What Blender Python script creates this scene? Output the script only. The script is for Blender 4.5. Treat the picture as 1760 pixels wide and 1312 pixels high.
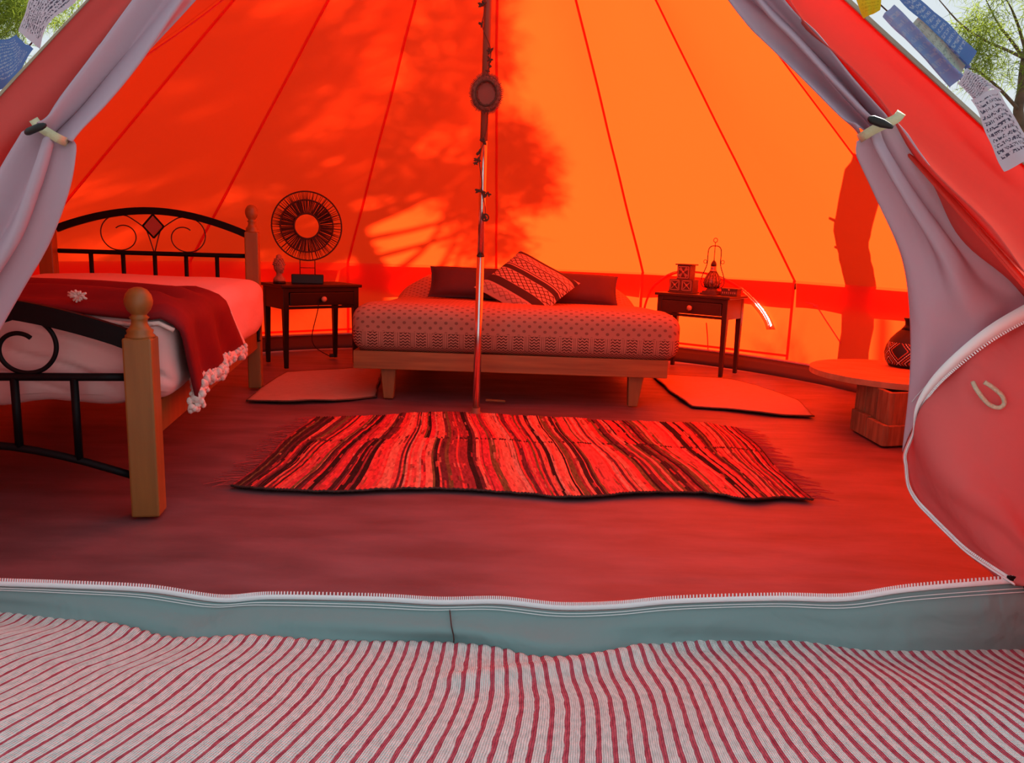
import bpy, bmesh, math, random
from math import sin, cos, pi, radians, sqrt, atan2
from mathutils import Vector, Matrix, noise

# ------------------------------------------------------------------ scene, camera, sky, sun
for o in list(bpy.data.objects):
    bpy.data.objects.remove(o)
sc = bpy.context.scene
COL = sc.collection
random.seed(7)

CH, CF, CT, CR = .77, 1320.0, radians(10.1), radians(1.9)
FW = Vector((0, cos(CT), -sin(CT)))
_R0 = Vector((1, 0, 0)); _U0 = Vector((0, sin(CT), cos(CT)))
RT = _R0*cos(CR) + _U0*sin(CR)
UP = -_R0*sin(CR) + _U0*cos(CR)
CAM = Vector((0, 0, CH))
cd = bpy.data.cameras.new('camera')
cam = bpy.data.objects.new('camera', cd); COL.objects.link(cam)
cd.sensor_fit = 'HORIZONTAL'; cd.sensor_width = 36; cd.lens = 36*CF/1760
cd.clip_start = .02; cd.clip_end = 300
m = Matrix((RT, UP, -FW)).transposed().to_4x4(); m.translation = CAM
cam.matrix_world = m
sc.camera = cam

world = bpy.data.worlds.new('sky'); sc.world = world; world.use_nodes = True
wb = world.node_tree.nodes['Background']
wb.inputs[0].default_value = (.86, .95, 1.0, 1); wb.inputs[1].default_value = .85

SUN_AZ, SUN_EL = radians(35), radians(38)
sd = bpy.data.lights.new('sun', 'SUN'); sd.energy = 25; sd.angle = radians(.6); sd.color = (1, .95, .86)
so = bpy.data.objects.new('sun', sd); COL.objects.link(so)
SD = Vector((sin(SUN_AZ)*cos(SUN_EL), cos(SUN_AZ)*cos(SUN_EL), sin(SUN_EL)))
so.rotation_euler = SD.to_track_quat('Z', 'Y').to_euler(); so.location = (8, 12, 12)

vs = sc.view_settings
vs.view_transform = 'Standard'; vs.look = 'None'; vs.gamma = 1; vs.use_curve_mapping = False
vs.exposure = 0

def ray(px, py):
    return FW + RT*((px-880)/CF) + UP*((656-py)/CF)
def onz(px, py, z=0.):
    d = ray(px, py); return CAM + d*((z-CH)/d.z)
def onY(px, py, Y):
    d = ray(px, py); return CAM + d*(Y/d.y)

# ------------------------------------------------------------------ materials
def new_mat(name):
    mt = bpy.data.materials.new(name); mt.use_nodes = True
    nt = mt.node_tree
    return mt, nt, nt.nodes['Principled BSDF'], nt.nodes['Material Output']
def node(nt, t, **kw):
    n = nt.nodes.new(t)
    for k, v in kw.items():
        if k.startswith('i_'):
            n.inputs[int(k[2:])].default_value = v
        else: setattr(n, k, v)
    return n
def ramp(nt, stops, interp='LINEAR'):
    r = node(nt, 'ShaderNodeValToRGB'); e = r.color_ramp.elements; r.color_ramp.interpolation = interp
    while len(e) < len(stops): e.new(.5)
    for k, (p, c) in enumerate(stops):
        e[k].position = p; e[k].color = (*c, 1) if len(c) == 3 else c
    return r
def mth(nt, op, a=None, b=None, c=None):
    n = nt.nodes.new('ShaderNodeMath'); n.operation = op
    for k, v in enumerate((a, b, c)):
        if v is None: continue
        if isinstance(v, (int, float)): n.inputs[k].default_value = v
        else: nt.links.new(v, n.inputs[k])
    return n.outputs[0]
def mat(name, col, rough=.6, metal=0., var=.0, scale=20, bump=0., bscale=60, stretch=(1, 1, 1), sheen=0., spec=.5, var_col=None):
    mt, nt, b, out = new_mat(name); L = nt.links
    b.inputs['Base Color'].default_value = (*col, 1)
    b.inputs['Roughness'].default_value = rough; b.inputs['Metallic'].default_value = metal
    b.inputs['Specular IOR Level'].default_value = spec
    if sheen: b.inputs['Sheen Weight'].default_value = sheen
    if var or bump:
        tc = node(nt, 'ShaderNodeTexCoord'); mp = node(nt, 'ShaderNodeMapping')
        mp.inputs['Scale'].default_value = stretch
        L.new(tc.outputs['Object'], mp.inputs[0])
        if var:
            n = node(nt, 'ShaderNodeTexNoise'); n.inputs['Scale'].default_value = scale; n.inputs['Detail'].default_value = 5
            L.new(mp.outputs[0], n.inputs['Vector'])
            dk = var_col or tuple(c*(1-var) for c in col)
            r = ramp(nt, [(.3, dk), (.7, col)])
            L.new(n.outputs[0], r.inputs[0]); L.new(r.outputs[0], b.inputs['Base Color'])
        if bump:
            n2 = node(nt, 'ShaderNodeTexNoise'); n2.inputs['Scale'].default_value = bscale; n2.inputs['Detail'].default_value = 4
            L.new(mp.outputs[0], n2.inputs['Vector'])
            bp = node(nt, 'ShaderNodeBump'); bp.inputs['Strength'].default_value = bump; bp.inputs['Distance'].default_value = .01
            L.new(n2.outputs[0], bp.inputs['Height']); L.new(bp.outputs[0], b.inputs['Normal'])
    return mt
def cloth(name, diff, trans, fac, bump=.15, bscale=9, weave=False):
    """thin cloth: part reflects, part lets light through"""
    mt, nt, b, out = new_mat(name); L = nt.links; nt.nodes.remove(b)
    d = node(nt, 'ShaderNodeBsdfDiffuse'); d.inputs[0].default_value = (*diff, 1)
    t = node(nt, 'ShaderNodeBsdfTranslucent'); t.inputs[0].default_value = (*trans, 1)
    mx = node(nt, 'ShaderNodeMixShader'); mx.inputs[0].default_value = fac
    L.new(d.outputs[0], mx.inputs[1]); L.new(t.outputs[0], mx.inputs[2]); L.new(mx.outputs[0], out.inputs[0])
    tc = node(nt, 'ShaderNodeTexCoord')
    n = node(nt, 'ShaderNodeTexNoise'); n.inputs['Scale'].default_value = bscale; n.inputs['Detail'].default_value = 3
    n.inputs['Distortion'].default_value = .6
    L.new(tc.outputs['Object'], n.inputs['Vector'])
    bp = node(nt, 'ShaderNodeBump'); bp.inputs['Strength'].default_value = bump; bp.inputs['Distance'].default_value = .03
    L.new(n.outputs[0], bp.inputs['Height'])
    L.new(bp.outputs[0], d.inputs['Normal']); L.new(bp.outputs[0], t.inputs['Normal'])
    return mt

M = {}
M['canvas'] = cloth('orange canvas', (.72, .13, .10), (1, .038, .004), .62, bump=.12, bscale=6)
M['coral'] = cloth('coral canvas', (.66, .17, .17), (.9, .07, .04), .30, bump=.35, bscale=7)
M['coral_deep'] = cloth('deep coral canvas', (.58, .10, .09), (.9, .06, .03), .35, bump=.3, bscale=7)
M['lining'] = cloth('lavender lining cloth', (.50, .38, .46), (.9, .22, .2), .22, bump=.15, bscale=10)
M['sheet_front'] = M['lining']
M['ground_sheet'] = mat('plum groundsheet', (.205, .10, .115), rough=.5, var=.45, scale=3.5, bump=.35, bscale=5, stretch=(1, 3, 1))
M['sill'] = cloth('grey green sill cloth', (.20, .31, .31), (.3, .3, .3), .08, bump=.55, bscale=7)
M['zip'] = mat('white zip', (.82, .84, .86), rough=.5)
M['stitch'] = mat('pale stitching', (.7, .74, .74), rough=.8)
M['binding'] = mat('tan binding', (.34, .25, .17), rough=.8, var=.2)
M['strap'] = mat('beige strap', (.52, .47, .30), rough=.8, bump=.3, bscale=200)
M['black_plastic'] = mat('black plastic', (.010, .010, .011), rough=.5, spec=.3)
M['black_metal'] = mat('black metal', (.004, .004, .005), rough=.5, spec=.15)
M['thin_metal'] = mat('dark wire', (.05, .02, .012), rough=.5)
M['post_wood'] = mat('honey wood', (.30, .13, .028), rough=.45, var=.25, scale=6, stretch=(6, 6, .6))
M['rail_wood'] = mat('pale pine', (.42, .15, .036), rough=.5, var=.4, scale=5, stretch=(.6, 8, 8))
M['leg_wood'] = mat('pine leg', (.36, .14, .04), rough=.5, var=.3, scale=6, stretch=(8, 8, .8))
M['dark_wood'] = mat('black brown wood', (.020, .008, .005), rough=.35, spec=.3, var=.3, scale=8)
M['brown_wood'] = mat('dark brown wood', (.06, .026, .016), rough=.4, var=.3, scale=8)
M['white_sheet'] = mat('white bed sheet', (.70, .50, .48), rough=.85, spec=.2, bump=.9, bscale=5, stretch=(1, 1, 2))
M['throw'] = mat('crimson throw', (.20, .008, .012), rough=.7, var=.3, scale=5, spec=.2, bump=.3, bscale=8)
M['fringe'] = mat('cream fleece', (.75, .62, .56), rough=.95, bump=.8, bscale=50)
M['maroon'] = mat('maroon pillow', (.10, .028, .032), rough=.75, var=.2, scale=6, bump=.3, bscale=8)
M['beige_rug'] = mat('beige woven rug', (.55, .33, .24), rough=.95, bump=.6, bscale=40, stretch=(1, 5, 1), var=.15, scale=20)
M['steel'] = mat('steel pole', (.75, .7, .68), rough=.22, metal=1)
M['pole_wrap'] = mat('brown painted pole', (.30, .09, .05), rough=.6)
M['garland'] = mat('brown garland', (.09, .035, .02), rough=.8, var=.3, scale=40)
M['macrame'] = mat('rust macrame', (.28, .09, .06), rough=.9, var=.5, scale=120, bump=.8, bscale=150)
M['disc'] = mat('rust felt disc', (.33, .08, .06), rough=.9)
M['rattan'] = mat('dark rattan', (.05, .015, .012), rough=.7)
M['stone'] = mat('sandstone bust', (.42, .20, .12), rough=.9, var=.3, scale=30, bump=.5, bscale=60)
M['knob'] = mat('pale wooden knob', (.55, .30, .17), rough=.35)
M['carved'] = mat('carved dark wood', (.16, .06, .035), rough=.6, var=.4, scale=60)
M['carved_hi'] = mat('carved wood relief', (.45, .2, .12), rough=.6)
M['lantern_glass'] = mat('mottled lantern cage', (.42, .16, .08), rough=.3, var=.85, scale=90)
M['socket'] = mat('copper socket', (.55, .25, .15), rough=.35, metal=.6)
M['old_wood'] = mat('weathered plank', (.30, .16, .075), rough=.8, var=.6, scale=7, stretch=(5, 5, .7), bump=.4, bscale=14)
M['board_wood'] = mat('board top', (.55, .28, .13), rough=.55, var=.3, scale=5, stretch=(1, 6, 6))
M['cord'] = mat('dark cord', (.05, .015, .012), rough=.7)
M['rope'] = mat('cream loop rope', (.55, .50, .36), rough=.9, bump=.5, bscale=180)
M['zip_leak'] = cloth('white strip for zip light leak', (.95, .95, .9), (1, 1, .95), .75, bump=0)  # white strip stands in for daylight leaking through the vent zip
M['bark'] = mat('pine bark', (.12, .075, .05), rough=.95, var=.5, scale=12, bump=1, bscale=18)
M['ground'] = mat('dry forest soil', (.11, .085, .055), rough=1, var=.5, scale=4, bump=.6, bscale=12)
def needle_mat():
    mt, nt, b, out = new_mat('pine needles'); L = nt.links; nt.nodes.remove(b)
    d = node(nt, 'ShaderNodeBsdfDiffuse'); t = node(nt, 'ShaderNodeBsdfTranslucent')
    d.inputs[0].default_value = (.10, .15, .025, 1); t.inputs[0].default_value = (.22, .27, .03, 1)
    mx = node(nt, 'ShaderNodeMixShader'); mx.inputs[0].default_value = .35
    L.new(d.outputs[0], mx.inputs[1]); L.new(t.outputs[0], mx.inputs[2]); L.new(mx.outputs[0], out.inputs[0])
    return mt
M['needles'] = needle_mat()

def flag_mat(name, col, ink, rows=9., strength=1., trans=.45):
    """thin printed cotton: rows of small broken block print over plain cloth"""
    mt, nt, b, out = new_mat(name); L = nt.links; nt.nodes.remove(b)
    uv = node(nt, 'ShaderNodeUVMap')
    sp = node(nt, 'ShaderNodeSeparateXYZ'); L.new(uv.outputs[0], sp.inputs[0])
    u, v = sp.outputs[0], sp.outputs[1]
    row = mth(nt, 'FRACT', mth(nt, 'MULTIPLY', v, rows))
    inrow = mth(nt, 'GREATER_THAN', row, .42)
    cx = mth(nt, 'FLOOR', mth(nt, 'MULTIPLY', u, rows*4.2)); cy = mth(nt, 'FLOOR', mth(nt, 'MULTIPLY', v, rows*4.2))
    cb = node(nt, 'ShaderNodeCombineXYZ'); L.new(cx, cb.inputs[0]); L.new(cy, cb.inputs[1])
    wn = node(nt, 'ShaderNodeTexWhiteNoise'); wn.noise_dimensions = '2D'; L.new(cb.outputs[0], wn.inputs['Vector'])
    spot = mth(nt, 'GREATER_THAN', wn.outputs[0], .50)
    mu = mth(nt, 'LESS_THAN', mth(nt, 'ABSOLUTE', mth(nt, 'SUBTRACT', u, .5)), .42)
    mv = mth(nt, 'LESS_THAN', mth(nt, 'ABSOLUTE', mth(nt, 'SUBTRACT', v, .46)), .40)
    f = mth(nt, 'MULTIPLY', mth(nt, 'MULTIPLY', inrow, spot), mth(nt, 'MULTIPLY', mu, mv))
    f = mth(nt, 'MULTIPLY', f, strength)
    mc = node(nt, 'ShaderNodeMix', data_type='RGBA')
    mc.inputs[6].default_value = (*col, 1); mc.inputs[7].default_value = (*ink, 1)
    L.new(f, mc.inputs[0])
    d = node(nt, 'ShaderNodeBsdfDiffuse'); t = node(nt, 'ShaderNodeBsdfTranslucent')
    L.new(mc.outputs[2], d.inputs[0]); L.new(mc.outputs[2], t.inputs[0])
    mx = node(nt, 'ShaderNodeMixShader'); mx.inputs[0].default_value = trans
    L.new(d.outputs[0], mx.inputs[1]); L.new(t.outputs[0], mx.inputs[2]); L.new(mx.outputs[0], out.inputs[0])
    return mt
M['flag_white'] = flag_mat('white printed cotton', (.50, .63, .72), (.08, .10, .15), rows=13.)
M['flag_blue'] = flag_mat('blue printed cotton', (.10, .22, .50), (.35, .50, .62), rows=14., strength=.8, trans=.35)
M['flag_sky'] = flag_mat('washed blue cotton', (.22, .40, .70), (.40, .58, .7), strength=.5)
M['flag_yellow'] = flag_mat('yellow printed cotton', (.62, .60, .03), (.35, .36, .02), strength=.6)
M['flag_green'] = flag_mat('pale green cotton', (.42, .62, .55), (.25, .4, .36), strength=.8)

def rag_mat():
    """white rag weave with rose stripes; uv.x counts stripes"""
    mt, nt, b, out = new_mat('striped rag weave'); L = nt.links
    uv = node(nt, 'ShaderNodeUVMap'); sp = node(nt, 'ShaderNodeSeparateXYZ'); L.new(uv.outputs[0], sp.inputs[0])
    u, v = sp.outputs[0], sp.outputs[1]
    n = node(nt, 'ShaderNodeTexNoise'); n.inputs['Scale'].default_value = 1.0; n.inputs['Detail'].default_value = 3
    mp = node(nt, 'ShaderNodeMapping'); mp.inputs['Scale'].default_value = (.9, 26, 1); L.new(uv.outputs[0], mp.inputs[0]); L.new(mp.outputs[0], n.inputs['Vector'])
    wob = mth(nt, 'MULTIPLY', mth(nt, 'SUBTRACT', n.outputs[0], .5), .34)
    fr = mth(nt, 'FRACT', mth(nt, 'ADD', u, wob))
    mask = mth(nt, 'LESS_THAN', fr, mth(nt, 'ADD', .22, mth(nt, 'MULTIPLY', n.outputs[0], .22)))
    n2 = node(nt, 'ShaderNodeTexNoise'); n2.inputs['Scale'].default_value = 1; n2.inputs['Detail'].default_value = 4
    mp2 = node(nt, 'ShaderNodeMapping'); mp2.inputs['Scale'].default_value = (3.2, 55, 1); L.new(uv.outputs[0], mp2.inputs[0]); L.new(mp2.outputs[0], n2.inputs['Vector'])
    r1 = ramp(nt, [(.35, (.62, .74, .72)), (.65, (.84, .93, .91))]); L.new(n2.outputs[0], r1.inputs[0])
    r2 = ramp(nt, [(.32, (.40, .06, .10)), (.66, (.62, .15, .20))]); L.new(n2.outputs[0], r2.inputs[0])
    mc = node(nt, 'ShaderNodeMix', data_type='RGBA'); L.new(mask, mc.inputs[0]); L.new(r1.outputs[0], mc.inputs[6]); L.new(r2.outputs[0], mc.inputs[7])
    L.new(mc.outputs[2], b.inputs['Base Color']); b.inputs['Roughness'].default_value = .95; b.inputs['Specular IOR Level'].default_value = .1
    # ribs across, knots along
    rib = mth(nt, 'ABSOLUTE', mth(nt, 'SINE', mth(nt, 'MULTIPLY', mth(nt, 'ADD', u, mth(nt, 'MULTIPLY', wob, .4)), pi*7)))
    knot = mth(nt, 'ABSOLUTE', mth(nt, 'SINE', mth(nt, 'MULTIPLY', v, pi*170)))
    h = mth(nt, 'ADD', mth(nt, 'MULTIPLY', rib, .8), mth(nt, 'MULTIPLY', knot, .25))
    h = mth(nt, 'ADD', h, mth(nt, 'MULTIPLY', n2.outputs[0], .7))
    bp = node(nt, 'ShaderNodeBump'); bp.inputs['Strength'].default_value = .9; bp.inputs['Distance'].default_value = .0035
    L.new(h, bp.inputs['Height']); L.new(bp.outputs[0], b.inputs['Normal'])
    return mt
M['rag'] = rag_mat()
def vcol_mat(name, rough=.95, bump=.0):
    mt, nt, b, out = new_mat(name); L = nt.links
    a = node(nt, 'ShaderNodeVertexColor', layer_name='Col')
    L.new(a.outputs[0], b.inputs['Base Color']); b.inputs['Roughness'].default_value = rough; b.inputs['Specular IOR Level'].default_value = .1
    if bump:
        tc = node(nt, 'ShaderNodeTexCoord'); n = node(nt, 'ShaderNodeTexNoise'); n.inputs['Scale'].default_value = 90
        L.new(tc.outputs['Object'], n.inputs['Vector'])
        bp = node(nt, 'ShaderNodeBump'); bp.inputs['Strength'].default_value = bump; bp.inputs['Distance'].default_value = .006
        L.new(n.outputs[0], bp.inputs['Height']); L.new(bp.outputs[0], b.inputs['Normal'])
    return mt
M['colour_weave'] = vcol_mat('many coloured rag weave', bump=.7)

def coverlet_mat():
    """printed cotton: dots on top, a border of waves low on the sides (object space, origin at floor)"""
    mt, nt, b, out = new_mat('block printed coverlet'); L = nt.links
    tc = node(nt, 'ShaderNodeTexCoord'); sp = node(nt, 'ShaderNodeSeparateXYZ'); L.new(tc.outputs['Object'], sp.inputs[0])
    x, y, z = sp.outputs
    w = mth(nt, 'ADD', y, z)
    cb = node(nt, 'ShaderNodeCombineXYZ'); L.new(x, cb.inputs[0]); L.new(w, cb.inputs[1])
    # dots, staggered rows
    rw = mth(nt, 'MULTIPLY', mth(nt, 'ADD', w, 20.0), 1/.024)
    st = mth(nt, 'MULTIPLY', mth(nt, 'MODULO', mth(nt, 'FLOOR', rw), 2.0), .5)
    fx = mth(nt, 'SUBTRACT', mth(nt, 'FRACT', mth(nt, 'ADD', mth(nt, 'MULTIPLY', x, 1/.05), st)), .5)
    fy = mth(nt, 'SUBTRACT', mth(nt, 'FRACT', rw), .5)
    dd = mth(nt, 'ADD', mth(nt, 'MULTIPLY', mth(nt, 'MULTIPLY', fx, fx), 3.0), mth(nt, 'MULTIPLY', fy, fy))
    dot = mth(nt, 'LESS_THAN', dd, .085)
    # border of waves
    blk = mth(nt, 'LESS_THAN', mth(nt, 'FRACT', mth(nt, 'MULTIPLY', x, 1/.078)), .62)
    sw = mth(nt, 'MULTIPLY', mth(nt, 'SINE', mth(nt, 'MULTIPLY', x, 2*pi/.021)), .22)
    wave = mth(nt, 'LESS_THAN', mth(nt, 'FRACT', mth(nt, 'ADD', mth(nt, 'MULTIPLY', z, 1/.0145), sw)), .38)
    wave2 = mth(nt, 'LESS_THAN', mth(nt, 'FRACT', mth(nt, 'ADD', mth(nt, 'MULTIPLY', x, 1/.009), mth(nt, 'MULTIPLY', sw, .5))), .35)
    wv = mth(nt, 'ADD', mth(nt, 'MULTIPLY', wave, blk), mth(nt, 'MULTIPLY', mth(nt, 'MULTIPLY', wave2, .55), mth(nt, 'SUBTRACT', 1.0, blk)))
    low = mth(nt, 'MULTIPLY', mth(nt, 'LESS_THAN', z, .338), mth(nt, 'GREATER_THAN', z, .268))
    hem = mth(nt, 'LESS_THAN', z, .268)
    zig = mth(nt, 'LESS_THAN', mth(nt, 'FRACT', mth(nt, 'ADD', mth(nt, 'MULTIPLY', z, 1/.010), mth(nt, 'MULTIPLY', sw, 1.6))), .5)
    up = mth(nt, 'GREATER_THAN', z, .342)
    f = mth(nt, 'ADD', mth(nt, 'MULTIPLY', dot, mth(nt, 'MULTIPLY', up, .55)), mth(nt, 'ADD', mth(nt, 'MULTIPLY', wv, low), mth(nt, 'MULTIPLY', zig, mth(nt, 'MULTIPLY', hem, .8))))
    mc = node(nt, 'ShaderNodeMix', data_type='RGBA'); L.new(f, mc.inputs[0])
    mc.inputs[6].default_value = (.44, .23, .16, 1); mc.inputs[7].default_value = (.06, .028, .022, 1)
    L.new(mc.outputs[2], b.inputs['Base Color']); b.inputs['Roughness'].default_value = .9; b.inputs['Specular IOR Level'].default_value = .1
    return mt
M['coverlet'] = coverlet_mat()

def cushion_mat():
    """woven cushion: bands across uv.y with small figures"""
    mt, nt, b, out = new_mat('woven band cushion'); L = nt.links
    uv = node(nt, 'ShaderNodeUVMap'); sp = node(nt, 'ShaderNodeSeparateXYZ'); L.new(uv.outputs[0], sp.inputs[0])
    u, v = sp.outputs[0], sp.outputs[1]
    cream = (.50, .33, .25); dark = (.045, .022, .022); mid = (.22, .06, .05)
    band = ramp(nt, [(0, cream), (.16, dark), (.29, cream), (.50, dark), (.58, cream), (.60, dark), (.615, cream), (.75, dark), (.765, cream), (.88, dark), (.96, cream)], 'CONSTANT')
    L.new(v, band.inputs[0])
    def tri(s, k): return mth(nt, 'MULTIPLY', mth(nt, 'ABSOLUTE', mth(nt, 'SUBTRACT', mth(nt, 'FRACT', mth(nt, 'MULTIPLY', s, k)), .5)), 2.0)
    dia = mth(nt, 'ADD', tri(u, 10.0), tri(mth(nt, 'ADD', v, .0), 14.5))
    ring = mth(nt, 'MULTIPLY', mth(nt, 'GREATER_THAN', dia, .75), mth(nt, 'LESS_THAN', dia, 1.15))
    zone = ramp(nt, [(0, (0, 0, 0)), (.03, (.5, .5, .5)), (.13, (0, 0, 0)), (.30, (1, 1, 1)), (.49, (0, 0, 0)), (.63, (1, 1, 1)), (.74, (0, 0, 0)), (.78, (.7, .7, .7)), (.87, (0, 0, 0))], 'CONSTANT')
    L.new(v, zone.inputs[0])
    mc = node(nt, 'ShaderNodeMix', data_type='RGBA'); L.new(mth(nt, 'MULTIPLY', ring, zone.outputs[0]), mc.inputs[0])
    L.new(band.outputs[0], mc.inputs[6]); mc.inputs[7].default_value = (*dark, 1)
    L.new(mc.outputs[2], b.inputs['Base Color']); b.inputs['Roughness'].default_value = .9
    return mt
M['cushion'] = cushion_mat()

def beaded_mat():
    mt, nt, b, out = new_mat('black beaded weave'); L = nt.links
    uv = node(nt, 'ShaderNodeUVMap'); sp = node(nt, 'ShaderNodeSeparateXYZ'); L.new(uv.outputs[0], sp.inputs[0])
    u, v = sp.outputs[0], sp.outputs[1]
    def tri(s, k): return mth(nt, 'MULTIPLY', mth(nt, 'ABSOLUTE', mth(nt, 'SUBTRACT', mth(nt, 'FRACT', mth(nt, 'MULTIPLY', s, k)), .5)), 2.0)
    dia = mth(nt, 'ADD', tri(mth(nt, 'ADD', u, .06), 6.0), tri(mth(nt, 'ADD', v, .18), 1.55))
    r = ramp(nt, [(0, (.4, .08, .03)), (.10, (.01, .008, .008)), (.20, (.75, .66, .55)), (.25, (.01, .008, .008)), (.32, (.45, .12, .05)), (.39, (.01, .008, .008)), (.46, (.8, .7, .58)), (.51, (.01, .008, .008)), (.60, (.55, .14, .05)), (.66, (.012, .01, .01))], 'CONSTANT')
    L.new(mth(nt, 'MULTIPLY', dia, .5), r.inputs[0])
    bead = mth(nt, 'MULTIPLY', mth(nt, 'ABSOLUTE', mth(nt, 'SINE', mth(nt, 'MULTIPLY', u, pi*90))), mth(nt, 'ABSOLUTE', mth(nt, 'SINE', mth(nt, 'MULTIPLY', v, pi*28))))
    lim = mth(nt, 'MULTIPLY', mth(nt, 'LESS_THAN', v, .66), mth(nt, 'GREATER_THAN', v, .08))
    mc = node(nt, 'ShaderNodeMix', data_type='RGBA'); L.new(mth(nt, 'MULTIPLY', lim, mth(nt, 'GREATER_THAN', bead, .18)), mc.inputs[0])
    mc.inputs[6].default_value = (.012, .01, .01, 1); L.new(r.outputs[0], mc.inputs[7])
    L.new(mc.outputs[2], b.inputs['Base Color']); b.inputs['Roughness'].default_value = .6
    return mt
M['beaded'] = beaded_mat()

# ------------------------------------------------------------------ mesh helpers
class B:
    def __init__(s): s.v = []; s.f = []; s.uv = {}
    def add(s, vs_, fs_):
        o = len(s.v); s.v += [Vector(p) for p in vs_]; s.f += [tuple(i+o for i in q) for q in fs_]; return o
    def hexa(s, p):                 # 8 points: bottom ring then top ring
        s.add(p, [(3, 2, 1, 0), (4, 5, 6, 7), (0, 1, 5, 4), (1, 2, 6, 5), (2, 3, 7, 6), (3, 0, 4, 7)]); return s
    def box(s, c, d, rz=0, taper=1.0, taper_bottom=1.0):
        x, y, z = d[0]/2, d[1]/2, d[2]/2; ca, sa = cos(rz), sin(rz); P = []
        for zz, k in ((-z, taper_bottom), (z, taper)):
            for a, b_ in ((-x, -y), (x, -y), (x, y), (-x, y)):
                a *= k; b_ *= k
                P.append((c[0]+a*ca-b_*sa, c[1]+a*sa+b_*ca, c[2]+zz))
        return s.hexa(P)
    def bar(s, a, b_, w, t, upv=(0, 0, 1)):   # rectangular bar between two points
        a = Vector(a); b_ = Vector(b_); d = (b_-a).normalized(); sd_ = d.cross(Vector(upv))
        if sd_.length < 1e-5: sd_ = Vector((1, 0, 0))
        sd_.normalize(); u_ = sd_.cross(d).normalized()
        P = []
        for p in (a, b_):
            P += [p-sd_*w/2-u_*t/2, p+sd_*w/2-u_*t/2, p+sd_*w/2+u_*t/2, p-sd_*w/2+u_*t/2]
        return s.hexa(P)
    def tube(s, path, r, n=8, closed=False, sq=1.0, side=None):
        path = [Vector(p) for p in path]; N = len(path); rr = r if isinstance(r, (list, tuple)) else [r]*N
        rings = []; prev = None
        for i, p in enumerate(path):
            if closed: d = path[(i+1) % N]-path[i-1]
            else: d = path[min(i+1, N-1)]-path[max(i-1, 0)]
            d.normalize()
            if prev is None:
                u_ = Vector(side) if side else (Vector((0, 0, 1)) if abs(d.z) < .9 else Vector((1, 0, 0)))
            else: u_ = prev
            u_ = (u_-d*u_.dot(d))
            if u_.length < 1e-6: u_ = d.orthogonal()
            u_.normalize(); prev = u_; w_ = d.cross(u_)
            rings.append([p+u_*(rr[i]*cos(2*pi*k/n))+w_*(rr[i]*sq*sin(2*pi*k/n)) for k in range(n)])
        o = len(s.v)
        for rg in rings: s.v += rg
        last = N if closed else N-1
        for i in range(last):
            j = (i+1) % N
            for k in range(n):
                k2 = (k+1) % n
                s.f.append((o+i*n+k, o+i*n+k2, o+j*n+k2, o+j*n+k))
        if not closed:
            s.f.append(tuple(o+k for k in reversed(range(n)))); s.f.append(tuple(o+(N-1)*n+k for k in range(n)))
        return s
    def lathe(s, prof, c=(0, 0, 0), n=20, uv=False):   # prof: (r, z)
        o = len(s.v); c = Vector(c)
        zmin = min(z for r, z in prof); zmax = max(z for r, z in prof)
        for r, z in prof:
            for k in range(n+1 if uv else n):
                a = 2*pi*k/n
                if uv: s.uv[len(s.v)] = (k/n, (z-zmin)/(zmax-zmin))
                s.v.append(c+Vector((r*cos(a), r*sin(a), z)))
        w_ = n+1 if uv else n
        for i in range(len(prof)-1):
            for k in range(n):
                k2 = k+1 if uv else (k+1) % n
                s.f.append((o+i*w_+k, o+i*w_+k2, o+(i+1)*w_+k2, o+(i+1)*w_+k))
        s.f.append(tuple(o+k for k in reversed(range(n)))); s.f.append(tuple(o+(len(prof)-1)*w_+k for k in range(n)))
        return s
    def ball(s, c, r, n=10, sc_=(1, 1, 1)):
        m_ = n//2+1
        prof = [(max(r*sin(pi*i/m_), 1e-4), -r*cos(pi*i/m_)) for i in range(m_+1)]
        o = len(s.v); s.lathe(prof, (0, 0, 0), n)
        for i in range(o, len(s.v)):
            p = s.v[i]; s.v[i] = Vector((p.x*sc_[0]+c[0], p.y*sc_[1]+c[1], p.z*sc_[2]+c[2]))
        return s
    def grid(s, nu, nv, fn):
        o = len(s.v)
        for j in range(nv+1):
            for i in range(nu+1):
                s.uv[len(s.v)] = (i/nu, j/nv); s.v.append(Vector(fn(i/nu, j/nv)))
        for j in range(nv):
            for i in range(nu):
                a = o+j*(nu+1)+i; s.f.append((a, a+1, a+nu+2, a+nu+1))
        return s
    def build(s, name, mt, parent=None, smooth=False, thick=0., bevel=0., sub=0, world=True, kind=None, label=None, offset=0., cols=None):
        off = Vector((0, 0, 0)); q = parent if world else None
        while q is not None: off = off+q.location; q = q.parent
        me = bpy.data.meshes.new(name)
        me.from_pydata([tuple(p-off) for p in s.v], [], s.f)
        bm = bmesh.new(); bm.from_mesh(me); bmesh.ops.recalc_face_normals(bm, faces=bm.faces); bm.to_mesh(me); bm.free()
        if s.uv:
            l = me.uv_layers.new(name='UVMap')
            for lp in me.loops: l.data[lp.index].uv = s.uv.get(lp.vertex_index, (0, 0))
        if cols:
            ca = me.color_attributes.new('Col', 'FLOAT_COLOR', 'CORNER')
            for p in me.polygons:
                c = cols[p.index]
                for li in p.loop_indices: ca.data[li].color = (*c, 1)
        if smooth:
            for p in me.polygons: p.use_smooth = True
        me.materials.append(M[mt] if isinstance(mt, str) else mt)
        o = bpy.data.objects.new(name, me); COL.objects.link(o)
        if parent is not None: o.parent = parent
        if thick:
            md = o.modifiers.new('thick', 'SOLIDIFY'); md.thickness = thick; md.offset = offset
        if bevel:
            md = o.modifiers.new('bevel', 'BEVEL'); md.width = bevel; md.segments = 2; md.limit_method = 'ANGLE'
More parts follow.
